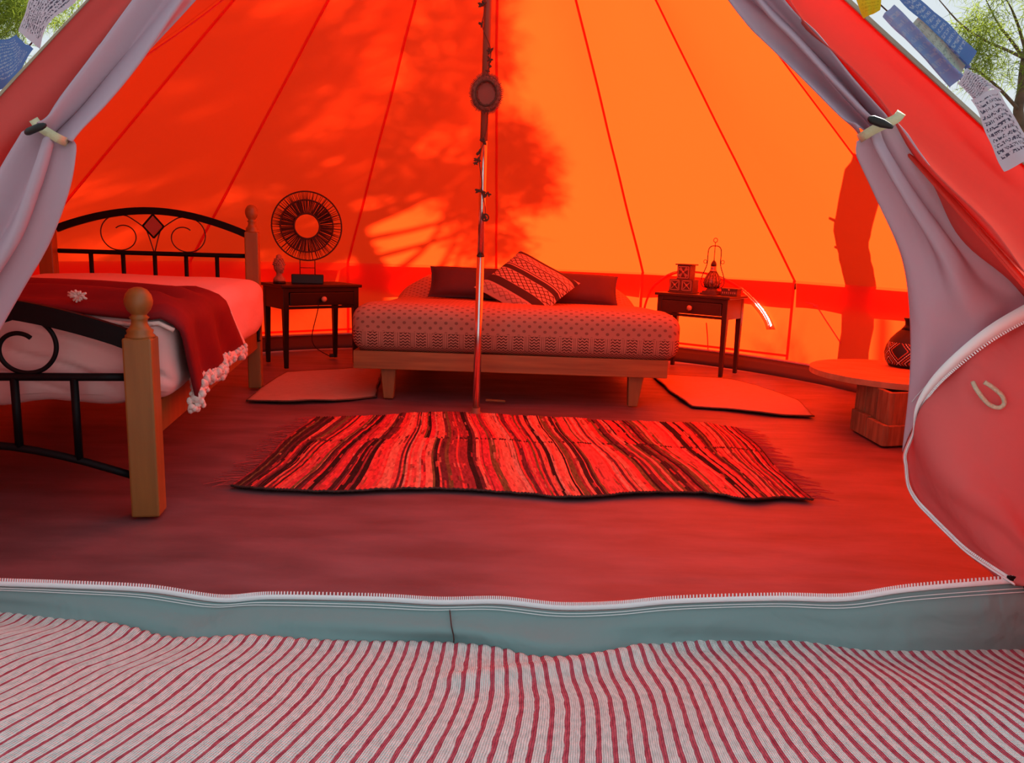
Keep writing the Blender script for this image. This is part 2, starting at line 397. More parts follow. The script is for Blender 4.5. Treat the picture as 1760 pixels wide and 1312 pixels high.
        if sub:
            md = o.modifiers.new('sub', 'SUBSURF'); md.levels = sub; md.render_levels = sub
        if kind: o['kind'] = kind
        if label: o['label'] = label
        return o

def thing(name, label, cat, loc=(0, 0, 0), group=None):
    o = bpy.data.objects.new(name, None); COL.objects.link(o); o.location = loc
    o.empty_display_size = .1
    o['label'] = label; o['category'] = cat
    if group: o['group'] = group
    return o
def structure(name, loc=(0, 0, 0)):
    o = bpy.data.objects.new(name, None); COL.objects.link(o); o.location = loc; o['kind'] = 'structure'
    return o
def tag(o, label, cat, group=None):
    o['label'] = label; o['category'] = cat
    if group: o['group'] = group
    return o
def catmull(P, n):
    """resample control points (tuples) to n+1 points along a smooth curve, even in parameter"""
    P = [Vector(p) for p in P]; out = []; K = len(P)-1
    for i in range(n+1):
        t = i/n*K; k = min(int(t), K-1); f = t-k
        p1, p2 = P[k], P[k+1]; p0 = P[k-1] if k > 0 else p1*2-p2; p3 = P[k+2] if k+2 <= K else p2*2-p1
        out.append(.5*((2*p1)+(p2-p0)*f+(2*p0-5*p1+4*p2-p3)*f*f+(3*p1-p0-3*p2+p3)*f**3))
    return out
def drape(rows, nu, nv, fold=None):
    """rows of world points -> smooth sheet function values grid[j][i]"""
    R = [catmull(r, nu) for r in rows]
    cols_ = [catmull([r[i] for r in R], nv) for i in range(nu+1)]
    G = [[cols_[i][j].copy() for i in range(nu+1)] for j in range(nv+1)]
    if fold:
        H = [[p.copy() for p in r] for r in G]
        for j in range(nv+1):
            for i in range(nu+1):
                a = H[j][min(i+1, nu)]-H[j][max(i-1, 0)]; b_ = H[min(j+1, nv)][i]-H[max(j-1, 0)][i]
                n = a.cross(b_)
                if n.length > 1e-9:
                    n.normalize()
                    if n.y > 0: n = -n
                    G[j][i] = H[j][i]+n*fold(i/nu, j/nv)
    return G
def sheet(G):
    b = B(); nv = len(G)-1; nu = len(G[0])-1
    b.grid(nu, nv, lambda u, v: G[round(v*nv)][round(u*nu)]); return b
def pxr(*pts): return [onY(x, y, Y) for x, y, Y in pts]

# ------------------------------------------------------------------ ground and floor
b = B(); b.grid(24, 24, lambda u, v: (-16+32*u, -6+32*v, -.035 + .0*u))
g = b.build('ground', 'ground'); g['kind'] = 'structure'

PC = Vector((-.15, 3.44, 0)); TR = 2.5; WZ = .60; APEX = Vector((-.148, 3.44, 2.95)); NP = 14
def wall_r(k): return {5: 2.43, 9: 2.44}.get(k, TR)
CORN = [Vector((PC.x+wall_r(k)*sin(2*pi*k/NP), PC.y+wall_r(k)*cos(2*pi*k/NP), WZ)) for k in range(NP)]

fl = structure('floor')
def floor_fn(u, v):
    y = 1.40 + (PC.y+2.47-1.40)*v
    hw = sqrt(max(2.47**2-(y-PC.y)**2, 0.0))
    x = PC.x + hw*(2*u-1)
    p = Vector((x*1.3, y*2.2, 3.1))
    z = -.006 + .006*noise.noise(p) + .004*noise.noise(p*2.7) - .004
    return (x, y, min(z, -.0005))
b = B(); b.grid(90, 120, floor_fn); b.build('groundsheet', 'ground_sheet', fl, smooth=True)
# upstand of the groundsheet round the wall foot
b = B()
def lip(u, v):
    a = radians(-128+256*u); r = 2.33+.06*v
    return (PC.x+r*sin(a), PC.y+r*cos(a), -.004+.088*v)
b.grid(64, 3, lip); b.build('groundsheet_upstand', mat('shaded groundsheet edge', (.07, .04, .04), rough=.6), fl, smooth=True, thick=.003)  # shade of the inward-facing upstand put into a darker groundsheet colour
b = B(); b.tube([lip(u/64, 1.06) for u in range(65)], .008, 6); b.build('hem_cord', M['lining'], fl, smooth=True)

# ------------------------------------------------------------------ tent canopy and wall
ceil = structure('ceiling', APEX); wall = structure('wall_back', (PC.x, PC.y+2.4, 0))
wall_l = structure('wall_left', (PC.x-2.4, PC.y, 0)); wall_r_ = structure('wall_right', (PC.x+2.4, PC.y, 0))
def hang(k, v):
    # the seam left of the door hangs slack where the flap is tied back
    if k != 9: return Vector((0, 0, 0))
    n = (CORN[9]-PC).xy.normalized().to_3d(); return -(n*.69+Vector((0, 0, .72)))*.24*sin(pi*min(max(v, 0), 1))
def canopy_pt(k, u, v, sag=.035):
    a = CORN[k % NP]; c = CORN[(k+1) % NP]
    p = (a*(1-u)+c*u); q = p*(1-v)+APEX*v+hang(k % NP, v)*(1-u)+hang((k+1) % NP, v)*u
    n = Vector(((a+c)/2-PC).xy.normalized().to_3d()); n = (n*.69+Vector((0, 0, .72)))
    s_ = sag*4*u*(1-u)*sin(pi*min(max(v, 0), 1))
    q = q - n*s_
    # puckers that fan from the wall corners
    for uu, cc in ((u, a), (1-u, c)):
        d = sqrt(uu*uu + (v*2.0)**2)
        if d < .4 and d > .001:
            q += n*(.013*sin(atan2(v*2, uu)*17+k)*(1-d/.4)*min(1, d*8)*sin(pi*u)*min(1, v*12))
    return q + n*(.010*sin(pi*u)*sin(pi*min(max(v, 0), 1))*noise.noise(Vector((k*3.1+u*2.2, v*5, 1.7))))
for k in range(NP):
    if k in (6, 7): continue
    b = B(); b.grid(14, 30, lambda u, v, k=k: canopy_pt(k, u, v)); b.build('canvas_panel', 'canvas', ceil, smooth=True)
for k in range(NP):
    if k == 7: continue
    b = B(); a = CORN[k]; d = (APEX-a); out_ = (a-PC).xy.normalized().to_3d()
    inn = -out_*.004-Vector((0, 0, .004))
    tng = Vector((out_.y, -out_.x, 0))
    P = []
    wob = [noise.noise(Vector((k*5.3, i*.35, 0)))*.004 for i in range(25)]
    b.grid(1, 24, lambda u, v: a+d*v+hang(k, v)+inn+tng*((u-.5)*.018*(1-.5*v)+wob[round(v*24)]))
    b.tube([a+d*(i/24)+hang(k, i/24)+inn*1.6+tng*(wob[i]+.006) for i in range(25)], .0028, 5)
    b.build('seam', 'canvas', ceil)
def wpt(k, u, v, off=0, bulge=.02):
    a = CORN[k % NP]; c = CORN[(k+1) % NP]; p = a*(1-u)+c*u
    n = ((a+c)/2-PC).xy.normalized().to_3d()
    z = WZ*(1-v)+.0*v
    w_ = bulge*sin(pi*u)*sin(pi*v)*(1 if k % 2 else .4) + .014*sin(pi*u)*sin(pi*v)*noise.noise(Vector((k*4+u*3, v*2, 5)))
    p = p + n*(off+w_); p.z = z; return p
# half moon vent zip behind the right table
vent = []
for px, py in [(1104, 545), (1112, 515), (1126, 490), (1160, 470), (1200, 468), (1245, 482), (1275, 500), (1300, 525), (1316, 548), (1324, 568)]:
    a_ = CORN[1]; c_ = CORN[2]; n = ((a_+c_)/2-PC).xy.normalized().to_3d(); d = ray(px, py)
    tt = ((a_-n*.02-CAM).dot(n))/d.dot(n); vent.append(CAM+d*tt)
vent = catmull(vent, 40)
for k in range(NP):
    if k in (6, 7): continue
    par = wall if k in (12, 13, 0, 1) else (wall_r_ if k < 6 else wall_l)
    b = B()
    if k != 1: b.grid(14, 8, lambda u, v, k=k: wpt(k, u, v))
    else:
        b.grid(230, 136, lambda u, v: wpt(1, u, v)); a_ = CORN[1]; ab = CORN[2]-a_; slit = []
        for p in catmull(vent[26:39], 120):
            slit.append((((p-a_).dot(ab))/ab.length_squared*1.11, p.z))
        keep = []
        for f in b.f:
            c_ = sum((b.v[i] for i in f), Vector())/4; cu_ = (c_-a_).dot(ab)/ab.length_squared*1.11
            if min((cu_-x)**2+(c_.z-z)**2 for x, z in slit) > .0100**2: keep.append(f)
        b.f = keep
    b.build('wall_panel', 'canvas', par, smooth=True)
    # eave flap hanging outside the wall
    def val(u, v, k=k):
        hgt = .145 + .03*(k in (13,)) + .012*sin(u*7+k*2) + (.05*sin(pi*u) if k == 13 else 0)
        p = wpt(k, u, 0, .022+.02*v); p.z = WZ+.004-hgt*v; return p
    b = B(); b.grid(14, 3, val); b.build('eave_flap', 'canvas', par, smooth=True)
    b = B(); a = CORN[k]; n = (a-PC).xy.normalized().to_3d(); t_ = Vector((n.y, -n.x, 0))
    b.grid(1, 6, lambda u, v: Vector((a.x, a.y, 0))-n*.012+t_*((u-.5)*.02)+Vector((0, 0, .085+(WZ-.085)*v)))
    b.build('wall_seam', 'canvas', par)
# horizontal seam of the vents low in the back walls
for ks in ((12, .25, 1), (1, .28, 1), (13, .0, .2)):
    k, u0, u1 = ks
    b = B(); b.grid(10, 1, lambda u, v: wpt(k, u0+(u1-u0)*u, .80+.025*v, -.014)); b.build('vent_seam', 'canvas', wall)
nv_ = ((CORN[1]+CORN[2])/2-PC).xy.normalized().to_3d()
b = B(); b.grid(13, 1, lambda u, v: vent[26+round(u*13)]+nv_*.045+(Vector((-.045*(1-u*.9), .035*(1-u*.9), .018*(.3+u))) if 0 else Vector((0, 0, 0)))+Vector(((v-.5)*.045*(.3+.7*u), -(v-.5)*.04*(.3+.7*u), (v-.5)*.05*(1.1-u)))); b.build('vent_zip_and_leak', 'zip_leak', wall, smooth=True, label='white curved strip for light leaking through a wall vent zip')
b = B(); b.tube(vent[:28], .008, 6, sq=.3); b.build('vent_zip_and_leak', 'canvas', wall, smooth=True)
b = B(); b.tube([p+Vector((0, 0, .012)) for p in vent], .004, 5); b.build('vent_binding', 'coral', wall, smooth=True)
# tan binding along the outermost visible canopy edges
for k, u0, u1 in ((5, .004, .055), (8, .97, .998)):
    b = B(); c_ = ((CORN[k]+CORN[k+1])/2-PC).xy.normalized().to_3d()
    b.grid(2, 24, lambda u, v: canopy_pt(k, u0+(u1-u0)*u, v*.97)+c_*.006+Vector((0, 0, .006)))
    b.build('edge_binding', 'binding', ceil, thick=.003)

# ------------------------------------------------------------------ sill with zip
sill = structure('trim_1', (0, 1.4, 0))
foot = [onz(x, y+14, -.01) for x, y in [(-160, 1050), (0, 1062), (90, 1080), (240, 1095), (300, 1108), (600, 1113), (760, 1112), (930, 1135), (1120, 1120), (1280, 1108), (1480, 1126), (1700, 1122), (1900, 1120)]]
topp = [onY(x, y, Y) for x, y, Y in [(-160, 1000, 1.47), (0, 1006, 1.465), (120, 1010, 1.46), (260, 1017, 1.455), (380, 1034, 1.45), (470, 1029, 1.45), (640, 1032, 1.445), (755, 1038, 1.44), (860, 1037, 1.44), (960, 1047, 1.44), (1060, 1045, 1.44), (1160, 1036, 1.44), (1330, 1031, 1.44), (1450, 1032, 1.44), (1560, 1016, 1.44), (1740, 1001, 1.44), (1900, 990, 1.44)]]
ft = catmull(foot, 160); tp = catmull(topp, 160)
def sill_fn(u, v):
    i = round(u*160); a = ft[i]; c = tp[i]; p = a*(1-v)+c*v
    w_ = sin(pi*v)*(.010*noise.noise(Vector((p.x*3, v*3.2+p.x*1.3, 2)))+.012*sin(v*9+p.x*2.3)*noise.noise(Vector((p.x*1.5, 7, 0)))*1.4)
    w_ += sin(pi*v)*.010*max(0, sin(p.x*4.2+v*3.4+1.2*noise.noise(Vector((p.x*2, 3, 1)))))**3
    return p + Vector((0, -1, .35))*(w_+.012*sin(pi*v))
b = B(); b.grid(160, 22, sill_fn); b.build('sill_cloth', 'sill', sill, smooth=True, thick=.003, offset=-1)
b = B(); b.grid(160, 3, lambda u, v: tp[round(u*160)]+Vector((0, .0, .000+.006*v+.004*(v > .5)))+Vector((0, -.004-.002*sin(pi*v), 0)))
b.build('zip_tape', 'zip', sill, smooth=True, thick=.002)
b = B()
NT = 470
tpf = catmull(topp, NT)
for i in range(NT+1):
    p = tpf[i]; d = (tpf[min(i+1, NT)]-tpf[max(i-1, 0)]).normalized()
    b.bar(p+Vector((0, -.005, .009)), p+Vector((0, -.003, .0165)), .0024, .0024, d)
b.build('zip_teeth', 'zip', sill, kind='stuff')
for dv in (.90, .86):
    b = B(); b.tube([sill_fn(i/160, round(dv*22)/22)+Vector((0, -.003, .003)) for i in range(161)], .0009, 4); b.build('stitching', 'stitch', sill)
sq = []
for j in range(1, 20):
    tx = 776-880; best = min(range(161), key=lambda i: abs((sill_fn(i/160, j/22)-CAM).dot(RT)/(sill_fn(i/160, j/22)-CAM).dot(FW)*CF-tx)); sq.append(sill_fn(best/160, j/22)+Vector((0, -.007, .002)))
b = B(); b.tube(catmull(sq[::6]+[sq[-1]], 12), .0013, 4); b.build('sill_seam', 'cord', sill)

# ------------------------------------------------------------------ door flaps
def seam_pt(k, s_): return CORN[k]*(1-s_)+APEX*s_
# right flap
rf = thing('door_flap', 'right hand tent door flap gathered by a toggle, its zipped hem curling outward', 'tent flap', (1.0, 1.42, 0))
rows = [pxr((1262, -100, 1.90), (1215, -100, 1.93), (1165, -100, 1.97)),
        pxr((1345, 0, 1.79), (1300, 0, 1.82), (1250, 0, 1.87)),
        pxr((1402, 62, 1.74), (1365, 66, 1.76), (1318, 70, 1.82)),
        pxr((1462, 130, 1.67), (1432, 140, 1.69), (1392, 150, 1.73)),
        pxr((1512, 192, 1.61), (1490, 203, 1.62), (1458, 214, 1.65)),
        pxr((1532, 214, 1.58), (1512, 224, 1.59), (1480, 240, 1.61))]
def fold1(u, v):
    return (.017+.012*v)*sin(u*pi*2*2.5+.6)*(1-.0*v) + .006*sin(u*pi*9+v*2)
G = drape(rows, 40, 40, fold1); sheet(G).build('lining_upper', 'lining', rf, smooth=True, thick=.002)
zipc = [(1815, 522, 1.47), (1760, 548, 1.485), (1700, 582, 1.50), (1640, 628, 1.525), (1602, 664, 1.55), (1577, 700, 1.57), (1566, 740, 1.585), (1551, 777, 1.60)]
rows = [pxr((1532, 212, 1.575), (1515, 222, 1.56), (1498, 232, 1.57), (1480, 240, 1.60)),
        pxr((1554, 246, 1.565), (1530, 256, 1.55), (1508, 262, 1.56), (1489, 266, 1.60)),
        pxr((1612, 325, 1.55), (1580, 333, 1.53), (1548, 338, 1.55), (1518, 342, 1.60)),
        pxr((1680, 405, 1.53), (1640, 418, 1.51), (1596, 430, 1.54), (1556, 442, 1.60)),
        pxr((1738, 455, 1.52), (1680, 485, 1.51), (1622, 512, 1.53), (1567, 540, 1.60)),
        pxr((1800, 498, 1.51), (1720, 540, 1.515), (1636, 590, 1.55), (1564, 655, 1.60)),
        pxr(*[zipc[i] for i in (0, 2, 3, 4, 6, 7)])]
def fold2(u, v):
    return .021*sin(u*pi*2*2.2+.4+v*1.2)*(1-v)**.7*min(1, v*4+.4) + .005*sin(u*pi*11+v*3)*(1-v)**1.5
G = drape(rows, 48, 56, fold2); sheet(G).build('lining_lower', 'lining', rf, smooth=True, thick=.002)
b = B(); b.tube([G[50][i]+Vector((0, -.003, 0)) for i in range(6, 47)], .0008, 4); b.build('stitching', 'stitch', rf)
# white zip tape and teeth along the hem
zall = zipc + [(1552, 800, 1.60), (1556, 832, 1.60), (1570, 858, 1.585), (1592, 882, 1.56), (1622, 912, 1.53), (1655, 943, 1.50), (1700, 974, 1.465), (1736, 997, 1.44)]
zl = catmull(pxr(*zall), 150)
def tape(i, w_):
    d = (zl[min(i+1, 150)]-zl[max(i-1, 0)]).normalized(); f = ray(1650, 700).normalized()
    return d.cross(f).normalized()*w_
def tw(i): return .027*max(0, 1-(i/62)**2)+.004
b = B(); b.grid(150, 2, lambda u, v: zl[round(u*150)]-tape(round(u*150), tw(round(u*150)))*(v)*1.0+Vector((0, -.007-.012*v-.004*sin(pi*v), 0)))
b.build('zip_tape', 'zip', rf, smooth=True, thick=.003)
b = B(); z2 = catmull(pxr(*zall), 230)
for i in range(231):
    d = (z2[min(i+1, 230)]-z2[max(i-1, 0)]).normalized(); n = d.cross(ray(1650, 700).normalized()).normalized()
    p = z2[i]+Vector((0, -.007, 0)); b.bar(p-n*.001, p+n*.006, .003, .0028, d)
b.build('zip_teeth', 'zip', rf, kind='stuff')
b = B(); b.box(zl[149]+Vector((.002, -.008, .004)), (.016, .008, .010), .2); b.tube([zl[149]+Vector((.006, -.010, .004)), zl[149]+Vector((.022, -.014, -.004)), zl[149]+Vector((.030, -.014, -.022))], .0016, 6)
b.build('zip_slider', 'black_metal', rf, label='dark zip slider')
# coral outer face of the flap below the zip
zs = lambda *idx: pxr(*[(zall[i][0], zall[i][1], zall[i][2]+.012) for i in idx])
rows = [zs(0, 1, 2, 3, 4),
        pxr((1815, 620, 1.44), (1700, 652, 1.47), (1625, 690, 1.52), (1578, 716, 1.582)),
        pxr((1815, 705, 1.43), (1700, 730, 1.45), (1615, 750, 1.52), (1555, 777, 1.612)),
        pxr((1815, 800, 1.42), (1715, 818, 1.44), (1625, 835, 1.51), (1560, 834, 1.612)),
        pxr((1815, 895, 1.42), (1740, 900, 1.43), (1665, 903, 1.49), (1594, 884, 1.572)),
        pxr((1810, 965, 1.42), (1765, 975, 1.42), (1715, 968, 1.46), (1656, 945, 1.512)),
        pxr((1800, 1008, 1.42), (1775, 1006, 1.425), (1755, 1003, 1.435), (1737, 999, 1.452))]
def fold3(u, v):
    a = atan2(1.02-v, max(u-.0, .01)*.8+.02)      # folds fan out of the lower corner
    d = sqrt((1.02-v)**2+u*u*.5)
    k = max(0, sin(a*8.5+.5))**2*.020*min(1, d*1.6)*min(1, v*6)*min(1, u*5+.15)*min(1, (1-u)*5+.2)
    return k + .010*sin(u*pi*2*1.7+v*2.4)*sin(pi*v) + .005*sin(u*14+v*6)*(1-v)
G3 = drape(rows, 44, 52, fold3); sheet(G3).build('outer_canvas', 'coral', rf, smooth=True, thick=.002)
# coral edge beside the gathered lining
rows = [pxr((1275, -100, 1.86), (1225, -100, 2.02)), pxr((1358, 0, 1.76), (1312, 0, 1.91)), pxr((1430, 86, 1.68), (1388, 92, 1.83)), pxr((1535, 200, 1.56), (1505, 205, 1.69)),
        pxr((1640, 330, 1.44), (1580, 325, 1.60)), pxr((1742, 440, 1.36), (1650, 420, 1.57)), pxr((1840, 550, 1.33), (1770, 520, 1.51))]
G = drape(rows, 10, 50, lambda u, v: .006*sin(v*19+u*3)); sheet(G).build('flap_edge', 'coral_deep', rf, smooth=True, thick=.002)
# tie and toggle
def strap_loop(parent, pts, w_, mt='strap'):
    P = catmull(pts, 24); b = B()
    S_ = []
    for i in range(25):
        d = (P[min(i+1, 24)]-P[max(i-1, 0)]).normalized(); S_.append(d.cross((P[i]-CAM).normalized()).normalized())
    b.grid(24, 1, lambda u, v: P[round(u*24)]+S_[round(u*24)]*((v-.5)*w_)); b.build('tie_strap', mt, parent, thick=.003, smooth=True)
strap_loop(rf, pxr((1476, 238, 1.62), (1482, 235, 1.56), (1500, 224, 1.54), (1520, 214, 1.535), (1540, 204, 1.54), (1549, 194, 1.55)), .018)
P = pxr((1492, 203, 1.52), (1500, 206, 1.515), (1516, 212, 1.513), (1534, 219, 1.52))
b = B(); b.tube(catmull(P, 12), [.003, .005, .006, .007, .008, .008, .008, .008, .008, .007, .006, .005, .003], 10, sq=.8); b.build('toggle', 'black_plastic', rf, smooth=True, label='dark oval toggle')
# rope loop hanging on the coral canvas
lp = pxr((1672, 657, 1.47), (1680, 672, 1.455), (1698, 694, 1.45), (1716, 701, 1.445), (1726, 694, 1.44), (1722, 680, 1.44), (1706, 666, 1.445), (1692, 657, 1.45))
b = B(); b.tube(catmull(lp, 40), .0043, 8); b.build('rope_loop', 'rope', rf, smooth=True, label='cream rope loop')

# left flap
lf = thing('door_flap', 'left hand tent door flap gathered by a toggle, falling straight towards the bed footboard', 'tent flap', (-1.1, 1.45, 0))
rows = [pxr((283, -100, 1.86), (350, -100, 1.88), (418, -100, 1.92)),
        pxr((215, 0, 1.76), (275, 0, 1.77), (336, 0, 1.82)),
        pxr((150, 92, 1.66), (205, 96, 1.67), (252, 100, 1.72)),
        pxr((100, 160, 1.59), (146, 170, 1.60), (185, 180, 1.64)),
        pxr((74, 206, 1.54), (105, 216, 1.55), (134, 228, 1.58)),
        pxr((62, 224, 1.53), (88, 234, 1.53), (116, 248, 1.56))]
def fold4(u, v):
    return (.018+.010*v)*sin(u*pi*2*2.1+3.9) + .005*sin(u*pi*8+v*2)
G = drape(rows, 40, 40, fold4); sheet(G).build('lining_upper', 'lining', lf, smooth=True, thick=.002)
rows = [pxr((62, 222, 1.535), (88, 234, 1.52), (116, 247, 1.56)),
        pxr((48, 246, 1.53), (84, 258, 1.51), (119, 264, 1.55)),
        pxr((14, 300, 1.51), (66, 316, 1.49), (110, 320, 1.54)),
        pxr((-30, 380, 1.48), (32, 405, 1.47), (76, 410, 1.53)),
        pxr((-75, 460, 1.45), (-15, 482, 1.46), (34, 492, 1.52)),
        pxr((-130, 560, 1.42), (-65, 578, 1.44), (-10, 572, 1.51)),
        pxr((-190, 680, 1.40), (-120, 690, 1.42), (-55, 680, 1.49))]
def fold5(u, v): return .019*sin(u*pi*2*2.3+.9+v*1.0)*min(1, v*5+.4) + .005*sin(u*pi*9)
G = drape(rows, 40, 50, fold5); sheet(G).build('lining_lower', 'lining', lf, smooth=True, thick=.002)
rows = [pxr((246, -100, 1.90), (300, -100, 1.90)), pxr((166, -12, 1.76), (235, 0, 1.79)), pxr((72, 88, 1.63), (168, 94, 1.69)), pxr((-22, 190, 1.52), (90, 210, 1.57)),
        pxr((-100, 290, 1.44), (70, 262, 1.57)), pxr((-140, 380, 1.42), (40, 330, 1.55)), pxr((-260, 560, 1.36), (-20, 470, 1.50))]
G = drape(rows, 24, 50, lambda u, v: .010*sin(v*10+u*6)*u); sheet(G).build('outer_canvas', 'coral_deep', lf, smooth=True, thick=.002)
b = B(); b.grid(2, 50, lambda u, v: G[round(v*50)][0]*(1-u*.055)+G[round(v*50)][24]*(u*.055)+Vector((0, -.006, .002))); b.build('edge_binding', 'binding', lf, thick=.003, label='tan bound edge')
strap_loop(lf, pxr((58, 206, 1.53), (68, 218, 1.51), (86, 230, 1.50), (104, 240, 1.51), (118, 246, 1.55)), .017)
P = pxr((43, 229, 1.49), (52, 225, 1.48), (66, 219, 1.475), (80, 214, 1.48))
b = B(); b.tube(catmull(P, 12), [.002, .005, .006, .007, .007, .007, .007, .007, .007, .007, .006, .005, .002], 10, sq=.8); b.build('toggle', 'black_plastic', lf, smooth=True, label='dark oval toggle')

# ------------------------------------------------------------------ outer striped rag rug
PIT = .0232
RX0, RX1, RY0 = -1.35, 1.35, .35
edge = catmull([onz(x, y, 0) for x, y in [(-200, 1048), (0, 1062), (90, 1074), (240, 1095), (300, 1107), (450, 1112), (600, 1113), (830, 1122), (920, 1138), (1060, 1136), (1120, 1121), (1280, 1108), (1340, 1112), (1480, 1128), (1600, 1123), (1690, 1121), (1800, 1127), (2000, 1140)]], 400)
def edge_y(x):
    if x <= edge[0].x: return edge[0].y
    for i in range(400):
        if edge[i+1].x >= x:
            t = (x-edge[i].x)/max(edge[i+1].x-edge[i].x, 1e-6); return edge[i].y*(1-t)+edge[i+1].y*t
    return edge[-1].y
NST = int((RX1-RX0)/PIT); NU = NST*6; NVV = 110
def seg_d(p, a, c):
    ab = c-a; t = max(0, min(1, (p-a).dot(ab)/ab.length_squared)); return (p-(a+ab*t)).length, t
creases = [(onz(800, 1192).xy, onz(1100, 1136).xy, .016, .030), (onz(120, 1290).xy, onz(430, 1120).xy, .010, .09), (onz(1380, 1120).xy, onz(1620, 1260).xy, .010, .08), (onz(0, 1120).xy, onz(200, 1090).xy, .006, .05)]
eyc = [edge_y(RX0+(RX1-RX0)*i/NU) for i in range(NU+1)]
def rug_fn(u, v):
    i = round(u*NU); x = RX0+(RX1-RX0)*u; e_ = eyc[i]
    ph = (i % 6)/6
    sc_ = .0045*abs(sin(pi*i/6))+.003*noise.noise(Vector((i*.21, 0, 0)))                 # scalloped selvedge
    y = RY0+(e_+sc_-RY0)*v
    dist = e_-y
    xs = x + .40*(x-.10)*dist*min(1, dist/.14)*(1 if x < .1 else .42) + .012*sin(dist*9+x*2.5)*min(1, dist*6)
    z = .006 + .12*max(0, dist)
    p = Vector((x, y))
    for a, c, h, w_ in creases:
        d_, t = seg_d(p, a, c); z += h*math.exp(-(d_/w_)**2)
    z += .010*noise.noise(Vector((x*2.2, y*3.5, 4)))*min(1, dist*5) + .0022*abs(sin(pi*(i % 6)/6))
    z += .006*math.exp(-(dist/.02)**2)*(1+noise.noise(Vector((x*4, 0, 9))))
    return (xs, y, z)
b = B(); b.grid(NU, NVV, rug_fn)
for k_, (u, v) in list(b.uv.items()): b.uv[k_] = (u*NST, v)
rg = b.build('rag_rug', 'rag', None, smooth=True, thick=.006, offset=-1)
tag(rg, 'large white rag rug with thin rose stripes lying outside the tent sill', 'rug')

# ------------------------------------------------------------------ multicoloured rag rug inside
rug = thing('rag_rug', 'multicoloured red and black striped rag rug on the tent floor before the low bed', 'rug', tuple(onz(890, 785, 0)))
NL, NR, FR_, FL_ = onz(398, 836), onz(1397, 861), onz(1266, 737), onz(538, 719)
near = catmull([onz(*q) for q in [(398, 837), (470, 843), (590, 846), (760, 842), (900, 851), (985, 856), (1090, 850), (1200, 848), (1290, 861), (1340, 857), (1397, 861)]], 380)
far = catmull([onz(*q) for q in [(538, 719), (640, 717), (720, 711), (818, 712), (910, 717), (1000, 722), (1100, 727), (1200, 729), (1266, 737)]], 380)
pal = [(.78, .17, .11), (.72, .06, .05), (.70, .06, .055), (.62, .04, .05), (.28, .03, .04), (.022, .012, .012), (.022, .012, .012), (.12, .03, .03), (.20, .11, .04), (.70, .24, .11), (.55, .25, .18), (.45, .05, .05)]
NC, NRW = 380, 44
random.seed(21)
LT = [(.72, .13, .09), (.70, .06, .05), (.66, .05, .05), (.74, .20, .13), (.60, .05, .06), (.70, .10, .08), (.62, .26, .19)]
DK = [(.03, .014, .014), (.06, .02, .02), (.14, .03, .035), (.30, .04, .045), (.17, .10, .04)]
def strip_cols(seed):
    random.seed(seed); out = []
    while len(out) < NC:
        f = len(out)/NC; zone = .30+.30*noise.noise(Vector((f*9, 2.2, 0)))+(.28 if f < .07 or f > .86 else 0)+(.16 if .55 < f < .72 else 0)
        out += [random.choice(DK if random.random() < zone else LT)]*random.choice((1, 1, 1, 2, 2, 3, 4))
    return out
colA = strip_cols(21); alt = strip_cols(33); colB = [alt[i] if noise.noise(Vector((i*.06, 5, 1))) > .12 else colA[i] for i in range(NC)]
cols = []
b = B()
def ir(u, v):
    i = round(u*NC); p = near[i]*(1-v)+far[i]*v
    w_ = .012*sin(v*7+u*9)*sin(pi*v)
    z = .0055+.0028*(i % 2)+.004*noise.noise(Vector((u*14, v*5, 2)))*1.2 + .003*noise.noise(Vector((u*70, v*22, 3)))
    return (p.x+w_, p.y, max(z, .003))
b.grid(NC, NRW, ir)
flick = {}
for j in range(NRW):
    v = j/NRW
    for i in range(NC):
        c = colA[i] if v < .56 else colB[i]
        q = noise.noise(Vector((i*.9, j*.16, 0)))
        if abs(v-.565) < .012 and random.random() < .45: c = (.08, .025, .025)
        elif q > .42: c = tuple(a*.35+b_*.65 for a, b_ in zip(c, DK[(i*7) % 5]))
        elif q < -.42: c = tuple(a*.4+b_*.6 for a, b_ in zip(c, LT[(i*5) % 7]))
        k_ = .75+.5*random.random(); cols.append(tuple(min(1, a*k_) for a in c))
b.build('woven_strips', 'colour_weave', rug, smooth=True, cols=cols)
ed = B(); ed.tube([Vector(ir(i/NC, 0))+Vector((0, -.002, -.002)) for i in range(NC+1)], .004, 5); ed.build('selvedge', 'cord', rug, smooth=True)
M['fringe_red'] = mat('red warp fringe', (.42, .05, .05), rough=.9)
for e_, sgn in ((0, -1), (1, 1)):
    fb = B()
    for j in range(56):
        v = (j+.5)/56; p = Vector(ir(e_, v)); l = .045+.05*random.random(); a = random.uniform(-.5, .5)
        q = p+Vector((sgn*l, a*l-.01, 0)); q.z = .003; mid = (p+q)/2+Vector((0, random.uniform(-.01, .01), 0)); mid.z = .006
        fb.tube([p, mid, q], [.0022, .0018, .001], 4)
    fb.build('fringe', 'fringe_red', rug, kind='stuff')

